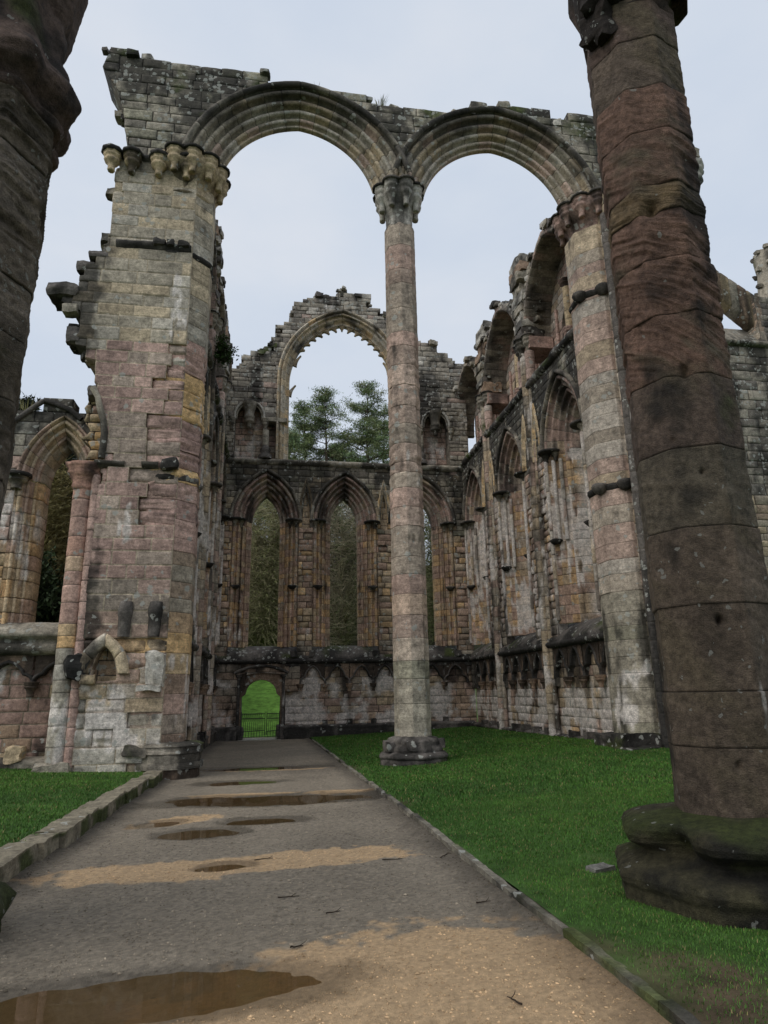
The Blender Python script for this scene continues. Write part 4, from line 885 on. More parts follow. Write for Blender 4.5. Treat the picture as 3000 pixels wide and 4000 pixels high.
octcol(m, -2.3, 17.12, .70, [-.5, .0, .03], pp(BROWN * .8), 0, 10, sP, 97, 6, rough=.006, joint=.0); octcol(m, -2.3, 17.12, .78, [.02, .055, .12, .15], pp(GREY * .8), 0, 10, sP, 98, 3, rough=.014, joint=.0); octcol(m, -2.3, 17.12, .72, [.14, .33, .36], pp(GREY * .85), 0, 10, sP, 99, 5, rough=.012, joint=.01); octcol(m, -2.3, 17.12, .76, [.35, .40, .50, .52], pp(GREY * .8), 0, 10, sP, 96, 3, rough=.03, joint=.0, taper=.05)
lathe(m, (-2.3, 17.12, .5), [(.80, .0), (.70, .06), (.5, .09)], GREY * .8, 64, st=sP, rough=.03, oct_=22.5); lathe(m, (-2.3, 17.12, .145), [(.83, .0), (.74, .02)], GREY * .8, 64, st=sP, rough=.01, oct_=22.5); cube(m, (-2.95, 16.6, .42), (.5, .35, .2), GREY * .8, .1, 9, .05, 3, sP, .2)
m.build('plinth', STONE, PIER)
# red shaft at the junction with the aisle wall
m = MB(); shaft(m, (-4.66, 16.8), .235, .1, 6.55, RED, soil(zf((0, -.1), (2.4, -.2), (8, -.45)), zf((0, -.05), (2.6, -.2), (3.4, -.6)), seed=98, f=(3, 3, .4)), 18, 5, .38, .10, .008, zones((2.5, [(GREY, 2), (LGREY, 1)]), (3.4, [(OCHR, 2), (RED, 1), (BUFF, 1)]), (50, [(RED, 3), (PINK, 2), (BUFF, .3)]), jit=.1))
shaft(m, (-4.36, 16.68), .11, .1, 6.9, PINK, None, 10, 6, .45, .10); RSH = m.build('red_shaft', STONE, PIER)
m = MB(); lathe(m, (-4.66, 16.8, 6.5), [(.22, 0), (.27, .05), (.24, .12), (.25, .22), (.35, .36), (.40, .42), (.34, .5), (.42, .58), (.44, .66), (.30, .72)], RED, 24, st=S_CAP, rough=.05, seed=4); m.build('eroded_capital', STONE, RSH)
m = MB(); cube(m, (-4.66, 16.8, .1), (.75, .7, .22), GREY, 0, 9, .04, 3, sP); cube(m, (-4.75, 16.6, -.08), (.9, .7, .2), GREY, 0, 9, .04, 4, sP); m.build('shaft_base', STONE, PIER)
m = MB(); wall(m, Fr((0, 16.95, 0), (1, 0, 0), (0, -1, 0)), -4.95, -4.3, 7.2, 9.1, left=lambda v: -4.92 + .25 * np.abs(vn(np.stack([v * 2.2, 0 * v, 0 * v], -1), 4)), pal=pick([(OCHR, 3), (BUFF, 2), (PINK, 1)], .1), er=lambda u, v, r: .7 + .5 * r, seed=99, thick=.6, course=(.16, .26), length=(.3, .5), nu=14, nv=10)
tube2d(m, fs, [(-4.27, 7.3), (-4.25, 7.6), (-4.26, 7.95), (-4.31, 8.3), (-4.4, 8.65), (-4.5, 8.95), (-4.62, 9.2)], .085, .03, GREY, S_CAP, 3); m.build('broken_rib', STONE, PIER)
# ------------------------------------------------------------------ AISLE WALL with one window
AIS = thing('aisle_wall', (-6.5, 17.8, 0), 'lower wall with a single pointed window and black blind arches, beyond the left grass bank', 'wall')
fa = Fr((0, 17.6, 0), (1, 0, 0), (0, -1, 0)); aw, ac, az, au = .46, 1.0, 7.05, -5.52
atop = lambda u: np.interp(u, [-9, -6.6, -6.1, -5.5, -4.4], [8.95, 9.0, 9.25, 9.1, 8.9])
m = MB(); wall(m, fa, -9, -4.4, 2.65, 9.3, ops=[(au, arch_hw(aw, ac, az, .56, 3.0))], pal=zones((5.2, [(OCHR, 3), (BUFF, 2), (PINK, 1), (BROWN, 1)]), (7.2, [(PINK, 3), (GREY, 2), (BUFF, 1), (PURP, 1)]), (50, [(GREY, 3), (DARK, 1.5), (LGREY, .6)])), er=lambda u, v, r: np.where(v < 5.3, .2 + .7 * r, .08 * r), st=soil(zf((2, .3), (3.4, -.2), (7, -.3), (7.6, .0), (9.3, .25)), zf((3, -.4), (5, -.12), (6.8, .06), (7.3, -.3), (9, -.5)), seed=101, al=zf((7, .1), (8.5, .5))), seed=102, thick=.6, keep=lambda u, v, r: v < atop(u), nu=14, nv=10, length=(.4, .8)); m.build('wall_face', STONE, AIS)
pw = [(.56, .03), (.56, -.05), (.535, -.085), (.505, -.06), (.50, .06)] + bowtells([(.43, .05, .052, .12), (.28, .17, .052, .11), (.14, .31, .045, .10)], [(.04, .43), (0, .46), (0, .95)])
m = MB(); sweep(m, fa, au, path_lines(aw, ac, az, 3.2, 'arch', .34, seed=3), pw, pick([(PINK, 2), (BUFF, 2), (GREY, 1.4)]), soil(zf((7, -.2), (8.6, .2)), zf((7, -.2), (9, -.4)), seed=103), 3); AWN = m.build('lancet_window', STONE, AIS)
for part, er in (('left', .9), ('right', .6)):
    m = MB(); sweep(m, fa, au, path_lines(aw, ac, az, 3.2, part, .34, .36, seed=4), [(.57, .0), (.52, .06)] + pw[5:], zones((9, [(OCHR, 1), (BUFF, 2), (PINK, 2), (GREY, 1)])), soil(zf((3, -.1), (7, -.3)), zf((3, -.4), (6, -.05), (7, .0)), seed=104), 5, er); m.build('jamb', STONE, AWN)
m = MB(); p = fa.P(au - .98, 0, .0); bell(m, p, .26, 6.75, 7.12, GREY, st=S_CAP); lathe(m, (p[0], p[1], 7.12), [(.02, -.06), (.34, -.05), (.34, .04), (.02, .05)], DARK, 14, st=S_ABAC); m.build('capital', STONE, AWN)
m = MB(); tube2d(m, fa, [(-7.5, 7.2), (-7.3, 7.75), (-7.0, 8.25), (-6.7, 8.6), (-6.4, 8.9), (-6.08, 9.18)], .07, .06, DARK, S_DARK); tube2d(m, fa, [(-6.08, 9.2), (-5.8, 9.12), (-5.4, 8.95), (-5.1, 8.7)], .07, .06, DARK, S_DARK); m.build('wall_rib', STONE, AIS)
m = MB(); vstrip(m, fa, -9, -4.7, [(2.6, -.02), (2.64, .16), (2.72, .24), (2.84, .22), (2.9, .14), (2.98, .15), (3.02, .3), (3.1, .34), (3.26, .2), (3.4, -.1), (3.42, -.9)], GREY * .9, soil(zf((2.5, .6), (2.9, .5), (3.05, -.1), (3.4, .0)), seed=105, al=zf((2.5, .3), (3, .7))), 5, rough=.015); m.build('sill', STONE, AIS)
m = MB(); wall(m, Fr((0, 17.76, 0), (1, 0, 0), (0, -1, 0)), -9, -4.4, -.3, 2.65, pal=pick([(OCHR, 3), (BUFF, 1.6), (PURP, 1.6), (BROWN, 1.6)], .15), mort=MORT_L * .4, st=soil(zf((-1, .0), (1.5, -.3), (2.6, .1)), zf((-1, -.5), (2.1, -.2), (3, -.3)), seed=106), seed=106, thick=.3, course=(.26, .36), length=(.45, .9), nu=14, nv=10, er=lambda u, v, r: .15 * r); m.build('lower_wall', STONE, AIS)
for i, x in enumerate((-7.3, -6.16, -5.02)): arcade_arch(fa, x, AIS, .54, 1.95, 2.42, 110 + i, plate_to=2.62, dark=.75)
m = MB(); vstrip(m, fa, -9, -4.6, [(-.3, .3), (.05, .3), (.12, .26), (.2, .32), (.26, .2), (.3, -.2)], GREY, soil(zf((-1, .3), (.2, .2)), None, lambda z: 0 * z - .2, seed=8), 6, rough=.02); cube(m, (-5.75, 17.45, .38), (.4, .35, .3), BUFF, n=7, rough=.05, rnd=.3); m.build('plinth', STONE, AIS)

# ------------------------------------------------------------------ NEAR COLUMNS
NR = (3.82, 5.42)
NRC = thing('stone_column', (NR[0], NR[1], -.1), 'huge weathered reddish-brown octagonal column in the grass close by, with a mossy moulded base', 'column')
zd = [.6, 1.13, 1.56, 2.26, 2.92, 3.64, 4.33, 4.96, 5.56, 6.09, 6.39, 7.03, 7.58, 8.2, 8.75]
RB = L((92, 72, 61), K * .86); RB2 = L((76, 63, 56), K * .86); RB3 = L((78, 71, 60), K * .86); RB4 = L((104, 88, 66), K * .86)
def pal_n(u, v, r): 
    LO = L((78, 68, 58), K * .86); cs = np.array([LO, LO * .95, LO * .92, LO * 1.02, RB3, RB2 * .7 + RB3 * .3, RB * .95, RB * .9, RB, RB4 * .85, RB * .95, RB * 1.0, RB2 * .5 + RB3 * .5, RB2, RB3]); return cs[np.arange(len(r)) % len(cs)]
st_n0 = soil(zf((0, .1), (1.2, -.15), (3, -.25), (9, -.2)), zf((0, -.75), (1.3, -.6), (1.56, -.42), (1.7, -.6), (2.1, -.52), (2.26, -.28), (2.4, -.6), (9, -.75)), lambda z: zf((0, -.15), (.8, -.35), (2.5, -.6), (4.5, -.3), (6, -.6))(z), seed=121, f=(1.2, 1.2, .7), al=zf((.5, .10), (2.6, .07), (3.5, .01)))
m = MB(); octcol(m, NR[0], NR[1], .455, zd, pal_n, 245, 52, st_n0, 122, 44, rough=.010, strata=.055, mottle=L((78, 69, 56), K * .8), tilt=.45, erf=lambda z: np.interp(z, [.6, 2.2, 3.2, 4.2, 4.6, 5.5, 6.2, 6.6, 8, 8.7], [.08, .10, .22, .3, .8, 1.1, 1.0, .7, .4, .2]), dents=[(243, 2.12, 3.2, .035, .10), (241, 1.0, 2.5, .03, .04), (232, 6.12, 9, .07, .14), (246, 4.36, 7, .06, .10), (262, 5.2, 20, .06, .03), (222, 3.7, 4, .03, .05), (248, 3.4, 3, .025, .05)], joint=.011, mort=L((46, 40, 34), 1.6), cvar=.05, alpha=.05)
m.build('shaft', STONE_NEAR, NRC)
m = MB(); sM = soil(zf((-1, .12), (.3, .0), (.7, .0)), None, lambda z: zf((-.1, -.4), (.15, -.12), (.35, .08), (.55, .06), (.7, -.2))(z), seed=124, f=(1.5, 1.5, 1.5), al=zf((0, .04), (9, .04)))
A = np.radians(np.linspace(0, 360, 420, endpoint=False)); prb = [(1.08, -.25), (1.08, -.05), (1.08, .10), (1.11, .14), (1.12, .18), (1.09, .23), (1.0, .265), (.90, .29), (.86, .325), (.88, .365), (.95, .40), (1.01, .43), (1.03, .475), (1.0, .52), (.93, .56), (.82, .585), (.72, .60), (.6, .615), (.44, .63)]; pr2 = np.array(prb); tt = np.linspace(0, 1, 130); si = np.linspace(0, 1, len(pr2)); r_, z_ = np.interp(tt, si, pr2[:, 0]), np.interp(tt, si, pr2[:, 1])
mm = (A - math.radians(222.5)) % (math.pi / 4) - math.pi / 8; oc = (math.cos(math.pi / 8) / np.cos(mm))
rr = r_[:, None] * oc[None] * .95
P = np.stack([NR[0] + rr * np.cos(A), NR[1] + rr * np.sin(A), z_[:, None] + 0 * A], -1)
dA = (A - math.radians(200) + np.pi) % (2 * np.pi) - np.pi
f = .026 * fbm(P, (2.2, 2.2, 4), 3, 7) + .016 * fbm(P, (7, 7, 10), 4, 8, .65) - .24 * np.exp(-(dA / .20) ** 2)[None] * np.exp(-((z_[:, None] - .44) / .10) ** 2)
P[..., 0] += f * np.cos(A); P[..., 1] += f * np.sin(A); P[..., 2] += .016 * fbm(P, (3, 3, 3), 3, 9) * sm(.0, .3, z_[:, None])
m.grid(P, finish(P, np.broadcast_to(L((66, 62, 45), K * .62), P.shape) * (1 + .6 * fbm(P, (4, 4, 6), 5, 2, .65)[..., None]), sM, .1), cu=True)
m.build('base', STONE_NEAR, NRC)
m = MB(); sC = soil(zf((8, .28), (9, .3), (12, .2)), seed=126, f=(1.5, 1.5, .8))
lathe(m, (NR[0], NR[1], 0), [(.40, 8.6), (.47, 8.68), (.46, 8.85), (.52, 9.0), (.58, 9.2), (.60, 9.5), (.62, 9.9), (.66, 10.6)], RB2, 60, st=sC, rough=.05, seed=9, oct_=222.5)
for i, (a, r, z, s, rz) in enumerate(((208, .52, 8.42, (.16, .2, .22), .4), (200, .46, 8.62, (.28, .34, .4), .3), (212, .5, 9.2, (.36, .4, .9), .5), (290, .56, 9.3, (.3, .36, .8), .2), (255, .6, 9.75, (.5, .4, .5), .1))): cube(m, (NR[0] + r * math.cos(math.radians(a)), NR[1] + r * math.sin(math.radians(a)), z), s, RB2, rz, 11, .06, 10 + i, sC, .35)
m.build('capital', STONE_NEAR, NRC)
m = MB(); fo = Fr((NR[0], NR[1], 0), (.82, -.57, 0), (-.57, -.82, 0))
sweep(m, fo, 3.3, path_lines(2.65, .4, 8.9, 8.95, 'arch', .4, seed=9), [(.5, -.3), (.3, -.32), (.24, -.24), (.2, -.26), (.1, -.2), (.06, -.1), (0, -.06), (0, .2), (.1, .3), (.5, .32), (.62, .1), (.6, -.2)], pick([(BUFF, 2), (GREY, 2)]), soil(zf((8, .0), (12, .2)), seed=4), 4, rough=.02, close=True); m.build('springing_arch', STONE, NRC)
NL = (-2.86, 5.75)
NLC = thing('stone_column', (NL[0], NL[1], -.1), 'near column cut by the left edge of the view, its capital eroded into dark overhanging lumps', 'column')
cl = L((98, 90, 80), K)
m = MB(); zd = [.4, 1.2, 1.9, 2.6, 3.35, 4.05, 4.6, 5.1, 5.75, 6.35, 6.95]
octcol(m, NL[0], NL[1], .62, zd, pick([(cl, 2), (RB, 1), (RB2, 1), (RB3, 2)]), 20, 40, soil(zf((0, .0), (3, -.25), (4.5, -.1), (6, -.2)), None, lambda z: 0 * z - .45, seed=131), 132, 34, rough=.015, strata=.085, mottle=L((64, 57, 48), K * .8), tilt=-.5, erf=lambda z: np.interp(z, [.4, 3.4, 3.9, 4.6, 5.2, 6, 6.9], [.1, .2, .5, .15, .5, 1.1, 1.0]), dents=[(-40, 4.0, 30, .25, .10), (-30, 3.3, 40, .5, .05)], joint=.015, mort=CRUST * 1.5, cvar=.1)
m.build('shaft', STONE_NEAR, NLC)
m = MB(); A = np.radians(np.linspace(0, 360, 160, endpoint=False)); pr = np.array([(.52, 6.75), (.58, 6.82), (.68, 6.88), (.70, 6.95), (.64, 7.02), (.68, 7.08), (.78, 7.16), (.81, 7.27), (.76, 7.38), (.68, 7.5), (.62, 7.7), (.62, 8.0), (.62, 8.2), (.66, 8.35), (.68, 8.6), (.74, 8.85), (.80, 9.2), (.9, 10.2)])
tt = np.linspace(0, 1, 90); si = np.linspace(0, 1, len(pr)); r_, z_ = np.interp(tt, si, pr[:, 0]), np.interp(tt, si, pr[:, 1])
rr = r_[:, None] * (1 + .06 * np.cos(8 * A))[None]
P = np.stack([NL[0] + rr * np.cos(A), NL[1] + rr * np.sin(A), z_[:, None] + 0 * A], -1)
f = .09 * fbm(P, (2.0, 2.0, 2.4), 4, 17) + .03 * fbm(P, (8, 8, 9), 3, 18)
P[..., 0] += f * np.cos(A); P[..., 1] += f * np.sin(A)
m.grid(P, finish(P, np.broadcast_to(RB2, P.shape) * (1 + .4 * fbm(P, (2, 2, 3), 3, 2)[..., None]), soil(zf((0, .05), (20, .0)), None, lambda z: 0 * z - .3, seed=133, f=(1.5, 1.5, 1), al=zf((0, .02), (9, .03))), .1), cu=True)
m.build('capital', STONE_NEAR, NLC)
m = MB(); sM2 = soil(zf((-1, .2), (1, .1)), None, lambda z: 0 * z + .3, seed=136)
lathe(m, (NL[0], NL[1], 0), [(.95, -.2), (.97, .0), (1.03, .08), (1.06, .16), (1.0, .24), (.87, .28), (.82, .34), (.75, .40), (.55, .44)], DARK, 120, st=sM2, rough=.05, seed=12, oct_=20); m.build('base', STONE_NEAR, NLC)

# ------------------------------------------------------------------ RIGHT BACKGROUND: buttressed wall, flying buttress, pinnacle
BG = thing('outer_wall', (19, 24.5, 0), 'dark lichen-spotted outer wall with sloping coping, beyond the huge column', 'wall')
fb2 = Fr((0, 24, 0), (1, 0, 0), (0, -1, 0))
m = MB(); wall(m, fb2, 15.5, 26, -.5, 16.3, pal=zones((9, [(BUFF, 1.5), (GREY, 2), (BROWN, 1)]), (50, [(GREY, 3), (DARK, 2)])), st=soil(zf((0, -.2), (8, -.1), (12, .15), (17, .35)), seed=141, al=zf((5, .1), (14, .55))), seed=142, thick=.6, course=(.28, .5), length=(.5, 1.3), rough=.03, er=lambda u, v, r: .3 * r); m.build('wall_face', STONE, BG)
m = MB(); vstrip(m, fb2, 15.5, 26, [(16.2, -.02), (16.24, .18), (16.34, .24), (16.42, .2), (16.5, .1), (17.5, -.7), (17.55, -1.2), (16, -1.3)], GREY, soil(zf((16, .3), (17, .15)), seed=143, al=zf((16, .7), (18, .8))), 3, rough=.03); m.build('coping', STONE, BG)
FB = thing('flying_buttress', (20, 24.4, 17.5), 'half-arch flying buttress leaning down over the dark outer wall', 'buttress')
m = MB(); R = np.random.default_rng(4); t = np.linspace(0, 1, 9)
for i, (a, b) in enumerate(zip(t[:-1], t[1:])):
    q = np.array([a, a + .004, a + .02, (a + b) / 2, b - .02, b - .004]); xt = 18.2 + 3.2 * q; zt = 20.75 - 2.15 * q ; zb_ = 19.75 - 2.5 * q ** 1.15
    g = np.array([.0, .03, .04, .04, .04, .03])
    P = np.stack([np.stack([xt, 24.0 - 0 * q - g, zb_], -1), np.stack([xt, 24.15 - g, zb_ - .16], -1), np.stack([xt, 24.5 + g, zb_ - .16], -1), np.stack([xt, 24.65 + g, zb_], -1), np.stack([xt, 24.65 + g, zt], -1), np.stack([xt, 24.7 + g, zt + .16 + g], -1), np.stack([xt, 23.95 - g, zt + .16 + g], -1), np.stack([xt, 24.0 - g, zt], -1)], 1)
    P = P + (.02 * fbm(P, (3, 3, 3), 2, 3))[..., None]; m.grid(P, finish(P, np.broadcast_to([BROWN * .8, BUFF * .6, GREY * .75][i % 3], P.shape), soil(zf((0, .1), (19, .2), (20.6, .4)), seed=3), .3), cu=True)
m.build('arch_stones', STONE, FB)
m = MB(); wall(m, Fr((0, 23.8, 0), (1, 0, 0), (0, -1, 0)), 21.2, 25, 16.3, 18.7, pal=pick([(GREY, 1), (DARK, 2)]), st=S_CAP, seed=145, thick=1.0, alpha=.6); wall(m, Fr((21.2, 0, 0), (0, 1, 0), (-1, 0, 0)), 23.8, 24.8, 16.3, 18.7, pal=pick([(BROWN, 1), (GREY, 1)]), st=S_CAP, seed=146, thick=.3); m.build('abutment', STONE, FB)
PN = thing('pinnacle', (22.3, 24.2, 18.7), 'broken crocketed grey stone pinnacle above the outer wall at the edge of the view', 'pinnacle')
m = MB(); lathe(m, (22.75, 24.2, 18.7), [(.85, -.1), (.85, .1), (.74, .14), (.70, .9), (.66, 1.6), (.62, 2.3), (.55, 2.75), (.3, 2.85), (.05, 2.8)], GREY, 24, st=soil(zf((0, .1), (30, .1)), None, lambda z: 0 * z - .15, seed=6), rough=.10, oct_=0, alpha=.4); m.build('spire', STONE, PN)
for i in range(22):
    m = MB()
    a = math.radians(45 * (i % 8)); z = .35 + i * .115; r = np.interp(z, [.1, 1.2, 2.2, 3.2], [.76, .70, .64, .5]); cube(m, (22.75 + r * math.cos(a), 24.2 + r * math.sin(a), 18.7 + z), (.22, .2, .2), GREY, a, 5, .05, i, S_CAP, .5); m.build('crocket', STONE, PN)
# ------------------------------------------------------------------ GROUND
gz = lambda y: -.0115 * np.asarray(y, float)
kx_r = lambda y: 2.06 - .009 * np.asarray(y, float)
kx_l = lambda y: -2.50 + .013 * np.asarray(y, float)
def lawn_z(x, y):
    r = gz(y) + .06 + np.clip(x - 2.0, 0, 9) * .036 * sm(3, 12, y)
    return r + .02 * fbm(np.stack([x, y, 0 * x], -1), (.5, .5, 1), 2, 3)
def bank_z(x, y): return gz(y) + .17 + np.clip(-2.6 - x, 0, 8) * .035 + .02 * fbm(np.stack([x, y, 0 * x], -1), (.6, .6, 1), 2, 5)
def sheet(name, xs, ys, zfn, cfn, mat):
    m = MB(); X, Y = np.meshgrid(xs, ys); P = np.stack([X, Y, zfn(X, Y)], -1); m.grid(P, cfn(P)); return m.build(name, mat)
TURF = L((46, 66, 30), 1.6); SOILC = L((66, 56, 44), 1.6)
o = sheet('ground', np.linspace(-400, 400, 41), np.linspace(-200, 600, 41), lambda x, y: 0 * x - 1.2, lambda P: np.broadcast_to(TURF, P.shape), LAWN); tag(o, 'ground beneath the ruins', 'ground', kind='structure')
# path with its dips, sand and gravel
SAND = [(-.55, 7.72, 1.5, .42, .08), (.75, 8.0, .95, .38, .02), (.9, 4.55, 1.5, .85, .12), (1.25, 3.9, 1.2, .9, 0), (.2, 3.9, 1.1, .42, 0), (-1.25, 10.75, .65, .36, .6), (-.4, 13.42, 1.0, .16, 0), (1.3, 13.25, .7, .22, 0), (.2, 17.9, 1.3, .2, 0), (0, 3.0, 3, .5, 0)]
POOL = [(-.62, 4.62, 1.05, .36, .02, .055), (.1, 12.6, 1.75, .62, 0, .05), (-1.1, 12.95, .6, .4, 0, .045), (-.85, 9.7, .55, .34, 0, .045), (-.05, 10.45, .5, .32, 0, .045), (-.2, 18.5, 1.5, .5, 0, .045), (-.6, 15.4, .8, .4, 0, .045), (-.42, 7.75, .26, .17, .2, .04), (-1.5, 10.6, .35, .22, .5, .04)]
def ell(x, y, e):
    c, s = math.cos(e[4]), math.sin(e[4]); dx, dy = x - e[0], y - e[1]
    return np.sqrt(((dx * c + dy * s) / e[2]) ** 2 + ((-dx * s + dy * c) / e[3]) ** 2)
def path_z(x, y):
    Q = np.stack([x, y, 0 * x], -1)
    z = gz(y) + .012 * fbm(Q, (.9, .9, 1), 3, 2) + .007 * fbm(Q, (7, 7, 1), 2, 4)
    wob = .32 * fbm(Q, (1.6, 2.6, 1), 4, 21)
    for e in POOL: z = z - e[5] * (1 - sm(.35, 1.35, ell(x, y, e) + wob))
    return z + .05 * sm(.22, .0, np.minimum(kx_r(y) - x, x - kx_l(y)))*.5
def path_c(P):
    x, y = P[..., 0], P[..., 1]; Q = np.stack([x, y, 0 * x], -1)
    n = .45 * fbm(Q, (1.5, 2.2, 1), 4, 7) + .35 * fbm(Q, (9, 9, 1), 3, 8)
    g = L((98, 90, 78), 1.95); c = np.broadcast_to(g, P.shape) * (1 + .25 * fbm(Q, (1.2, 1.2, 1), 3, 9) + .45 * fbm(Q, (38, 38, 1), 2, 10))[..., None]
    s = np.zeros_like(x)
    for e in SAND: s = np.maximum(s, sm(.12, -.12, ell(x, y, e) - 1 + n * .9))
    s = s * sm(-.5, .1, fbm(Q, (30, 30, 1), 2, 12) + 1.2 * s - .45)
    c = c * (1 - s[..., None]) + s[..., None] * L((160, 135, 104), 1.4) * (1 + .3 * fbm(Q, (45, 45, 1), 2, 14))[..., None]
    w = np.zeros_like(x)
    for e in POOL: w = np.maximum(w, sm(.25, -.15, ell(x, y, e) - 1.25 + n * .6))
    c = c * (1 - .45 * w[..., None])
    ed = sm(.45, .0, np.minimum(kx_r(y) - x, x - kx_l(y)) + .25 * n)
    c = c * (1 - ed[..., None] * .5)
    return np.concatenate([c, np.clip(w, 0, 1)[..., None]], -1)
pm, nt, b = attr_mat('wet_gravel', .75, .35, .25, 30., bump=.9, bscale=95)
at = nd(nt, 'ShaderNodeAttribute', attribute_name='Col'); nt.links.new(mathn(nt, 'SUBTRACT', .72, mathn(nt, 'MULTIPLY', at.outputs['Alpha'], .42)), b.inputs['Roughness'])
ys = np.concatenate([np.arange(-4, 3.2, .1), np.arange(3.2, 9, .022), np.arange(9, 16, .045), np.arange(16, 36.01, .1)])
tx = np.linspace(0, 1, 180); m = MB(); Y = np.repeat(ys[:, None], 180, 1); X0, X1 = np.minimum(kx_l(Y), -2.2) - .12, kx_r(Y) + .02; X = X0 + (X1 - X0) * tx
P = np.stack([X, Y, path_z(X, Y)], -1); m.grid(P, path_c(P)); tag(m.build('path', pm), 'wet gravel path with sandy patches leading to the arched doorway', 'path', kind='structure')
wm, nt, b = newmat('puddle_water'); b.inputs['Base Color'].default_value = (*L((112, 90, 60), 1.1), 1); b.inputs['Roughness'].default_value = .03; b.inputs['IOR'].default_value = 1.33; b.inputs['Specular IOR Level'].default_value = .6
tr = nd(nt, 'ShaderNodeBsdfTransparent'); tr.inputs[0].default_value = (.93, .83, .66, 1); df = nd(nt, 'ShaderNodeBsdfDiffuse'); df.inputs[0].default_value = (*L((112, 90, 60), 1.1), 1); gl = nd(nt, 'ShaderNodeBsdfGlossy'); gl.inputs['Roughness'].default_value = .02
fr_ = nd(nt, 'ShaderNodeFresnel'); fr_.inputs[0].default_value = 1.36; m1 = nd(nt, 'ShaderNodeMixShader'); m1.inputs[0].default_value = .32; m2 = nd(nt, 'ShaderNodeMixShader'); nt.links.new(fr_.outputs[0], m2.inputs[0])
nt.links.new(tr.outputs[0], m1.inputs[1]); nt.links.new(df.outputs[0], m1.inputs[2]); nt.links.new(m1.outputs[0], m2.inputs[1]); nt.links.new(gl.outputs[0], m2.inputs[2]); nt.links.new(m2.outputs[0], nt.nodes['Material Output'].inputs[0])
PLAB = ['large brown puddle nearest the viewer, beside bright sand', 'wide shallow puddle right across the path, below the plinth', 'dark puddle at the left end of the wide shallow one', 'small dark puddle nearer the viewer, below the sandy crescent', 'small dark puddle in mid path beyond the sand', 'long thin puddle reflecting the doorway grass', 'dark puddle close against the pier plinth', 'little pool in the middle of the long sand bar', 'thin pool beside the small sandy crescent near the left kerb']
for e, lb in zip(POOL, PLAB):
    m = MB(); A = np.linspace(2 * np.pi, 0, 64, endpoint=False); c, s = math.cos(e[4]), math.sin(e[4]); rr = np.array([.02, .4, .75, 1.0, 1.3])[:, None]
    k = 1 + .10 * fbm(np.stack([np.cos(A) * 1.3 + e[0], np.sin(A) * 1.3 + e[1], 0 * A], -1), (1, 1, 1), 3, 3)
    lx, ly = rr * np.cos(A) * e[2] * k, rr * np.sin(A) * e[3] * k; x = e[0] + lx * c - ly * s; y = e[1] + lx * s + ly * c
    x = np.minimum(x, kx_r(y) - .03)
    m.grid(np.stack([x, y, gz(y) - e[5] * .42], -1), np.array([.1, .1, .1, 1]), cu=True); tag(m.build('puddle', wm), lb, 'puddle', 'puddles on the gravel path')
# kerbs
KR = thing('edging_kerb', (2.0, 12, -.1), 'thin stone edging between gravel path and lawn', 'kerb'); KR['kind'] = 'structure'
R = np.random.default_rng(20); y = 1.0; k = 0
while y < 29.3:
    l = R.uniform(.75, 1.25); m = MB(); cube(m, (float(kx_r(y + l / 2)) + .03 + R.normal(0, .008), y + l / 2, float(gz(y + l / 2)) + .0 + R.normal(0, .006)), (.075, l * .99, .15), L((100, 95, 84), 1.5) * R.uniform(.75, 1.15), R.normal(0, .006) + .009, 13, .006, k, soil(zf((-9, .0), (9, .0)), None, lambda z: 0 * z - .12, seed=k, f=(3, 1, 3)), .0, .1, 9)
    m.build('edging_stone', STONE, KR); y += l; k += 1
R = np.random.default_rng(21); y = 6.2; k = 0
KST = thing('stone_kerb', (-2.45, 11, -.1), 'low mossy kerb of old stones holding up the grass bank left of the path', 'kerb'); KST['kind'] = 'structure'; sk = soil(zf((-2, .0), (3, .0)), None, lambda z: 0 * z - .12, seed=151)
def sk(P):
    hgt = P[..., 2] - gz(P[..., 1]); n = fbm(P, (3, 3, 3), 3, 9)
    return sm(-.1, .3, n + .25) * (hgt < .185) * .95, np.zeros_like(n), sm(-.1, .3, n + .22) * (hgt < .195) * .8, np.full_like(n, .1)
while y < 15.9:
    l = R.uniform(.55, 1.15); m = MB(); xk = float(kx_l(y + l / 2)) + R.normal(0, .015) - .14
    cube(m, (xk, y + l / 2, float(gz(y + l / 2)) + .08), (.32 + R.normal(0, .02), l * .985, .27 + R.normal(0, .012)), L((104, 97, 82), 1.5), R.normal(0, .02), 13, .016, k, sk, .06, .2, 5)
    m.build('kerb_stone', STONE, KST); y += l; k += 1
# lawns
def lawn_c(P):
    n = fbm(P, (.35, .35, 0), 3, 3); f = fbm(P, (3, 3, 0), 3, 4); c = TURF * (1 + .3 * n + .3 * f)[..., None]
    x, y = P[..., 0], P[..., 1]; bare = sm(.1, .45, fbm(P, (.9, .9, 0), 3, 8) + sm(1.3, .3, np.hypot((x - 2.45), (y - 4.5) * .8)) * .5 - .3)
    return c * (1 - bare[..., None]) + SOILC * bare[..., None]
ys = np.concatenate([np.arange(-4, 10, .12), np.arange(10, 33.1, .35)]); m = MB(); Y = np.repeat(ys[:, None], 70, 1); X = kx_r(Y) + .06 + (16 - kx_r(Y)) * np.linspace(0, 1, 70) ** 1.3
P = np.stack([X, Y, lawn_z(X, Y)], -1); m.grid(P, lawn_c(P)); tag(m.build('lawn', LAWN), 'green lawn inside the ruined chapel', 'lawn', kind='structure')
m = MB(); ys = np.arange(-4, 18.3, .25); Y = np.repeat(ys[:, None], 40, 1); X = kx_l(Y) - .2 - 12 * np.linspace(0, 1, 40) ** 1.4; P = np.stack([X, Y, bank_z(X, Y)], -1)
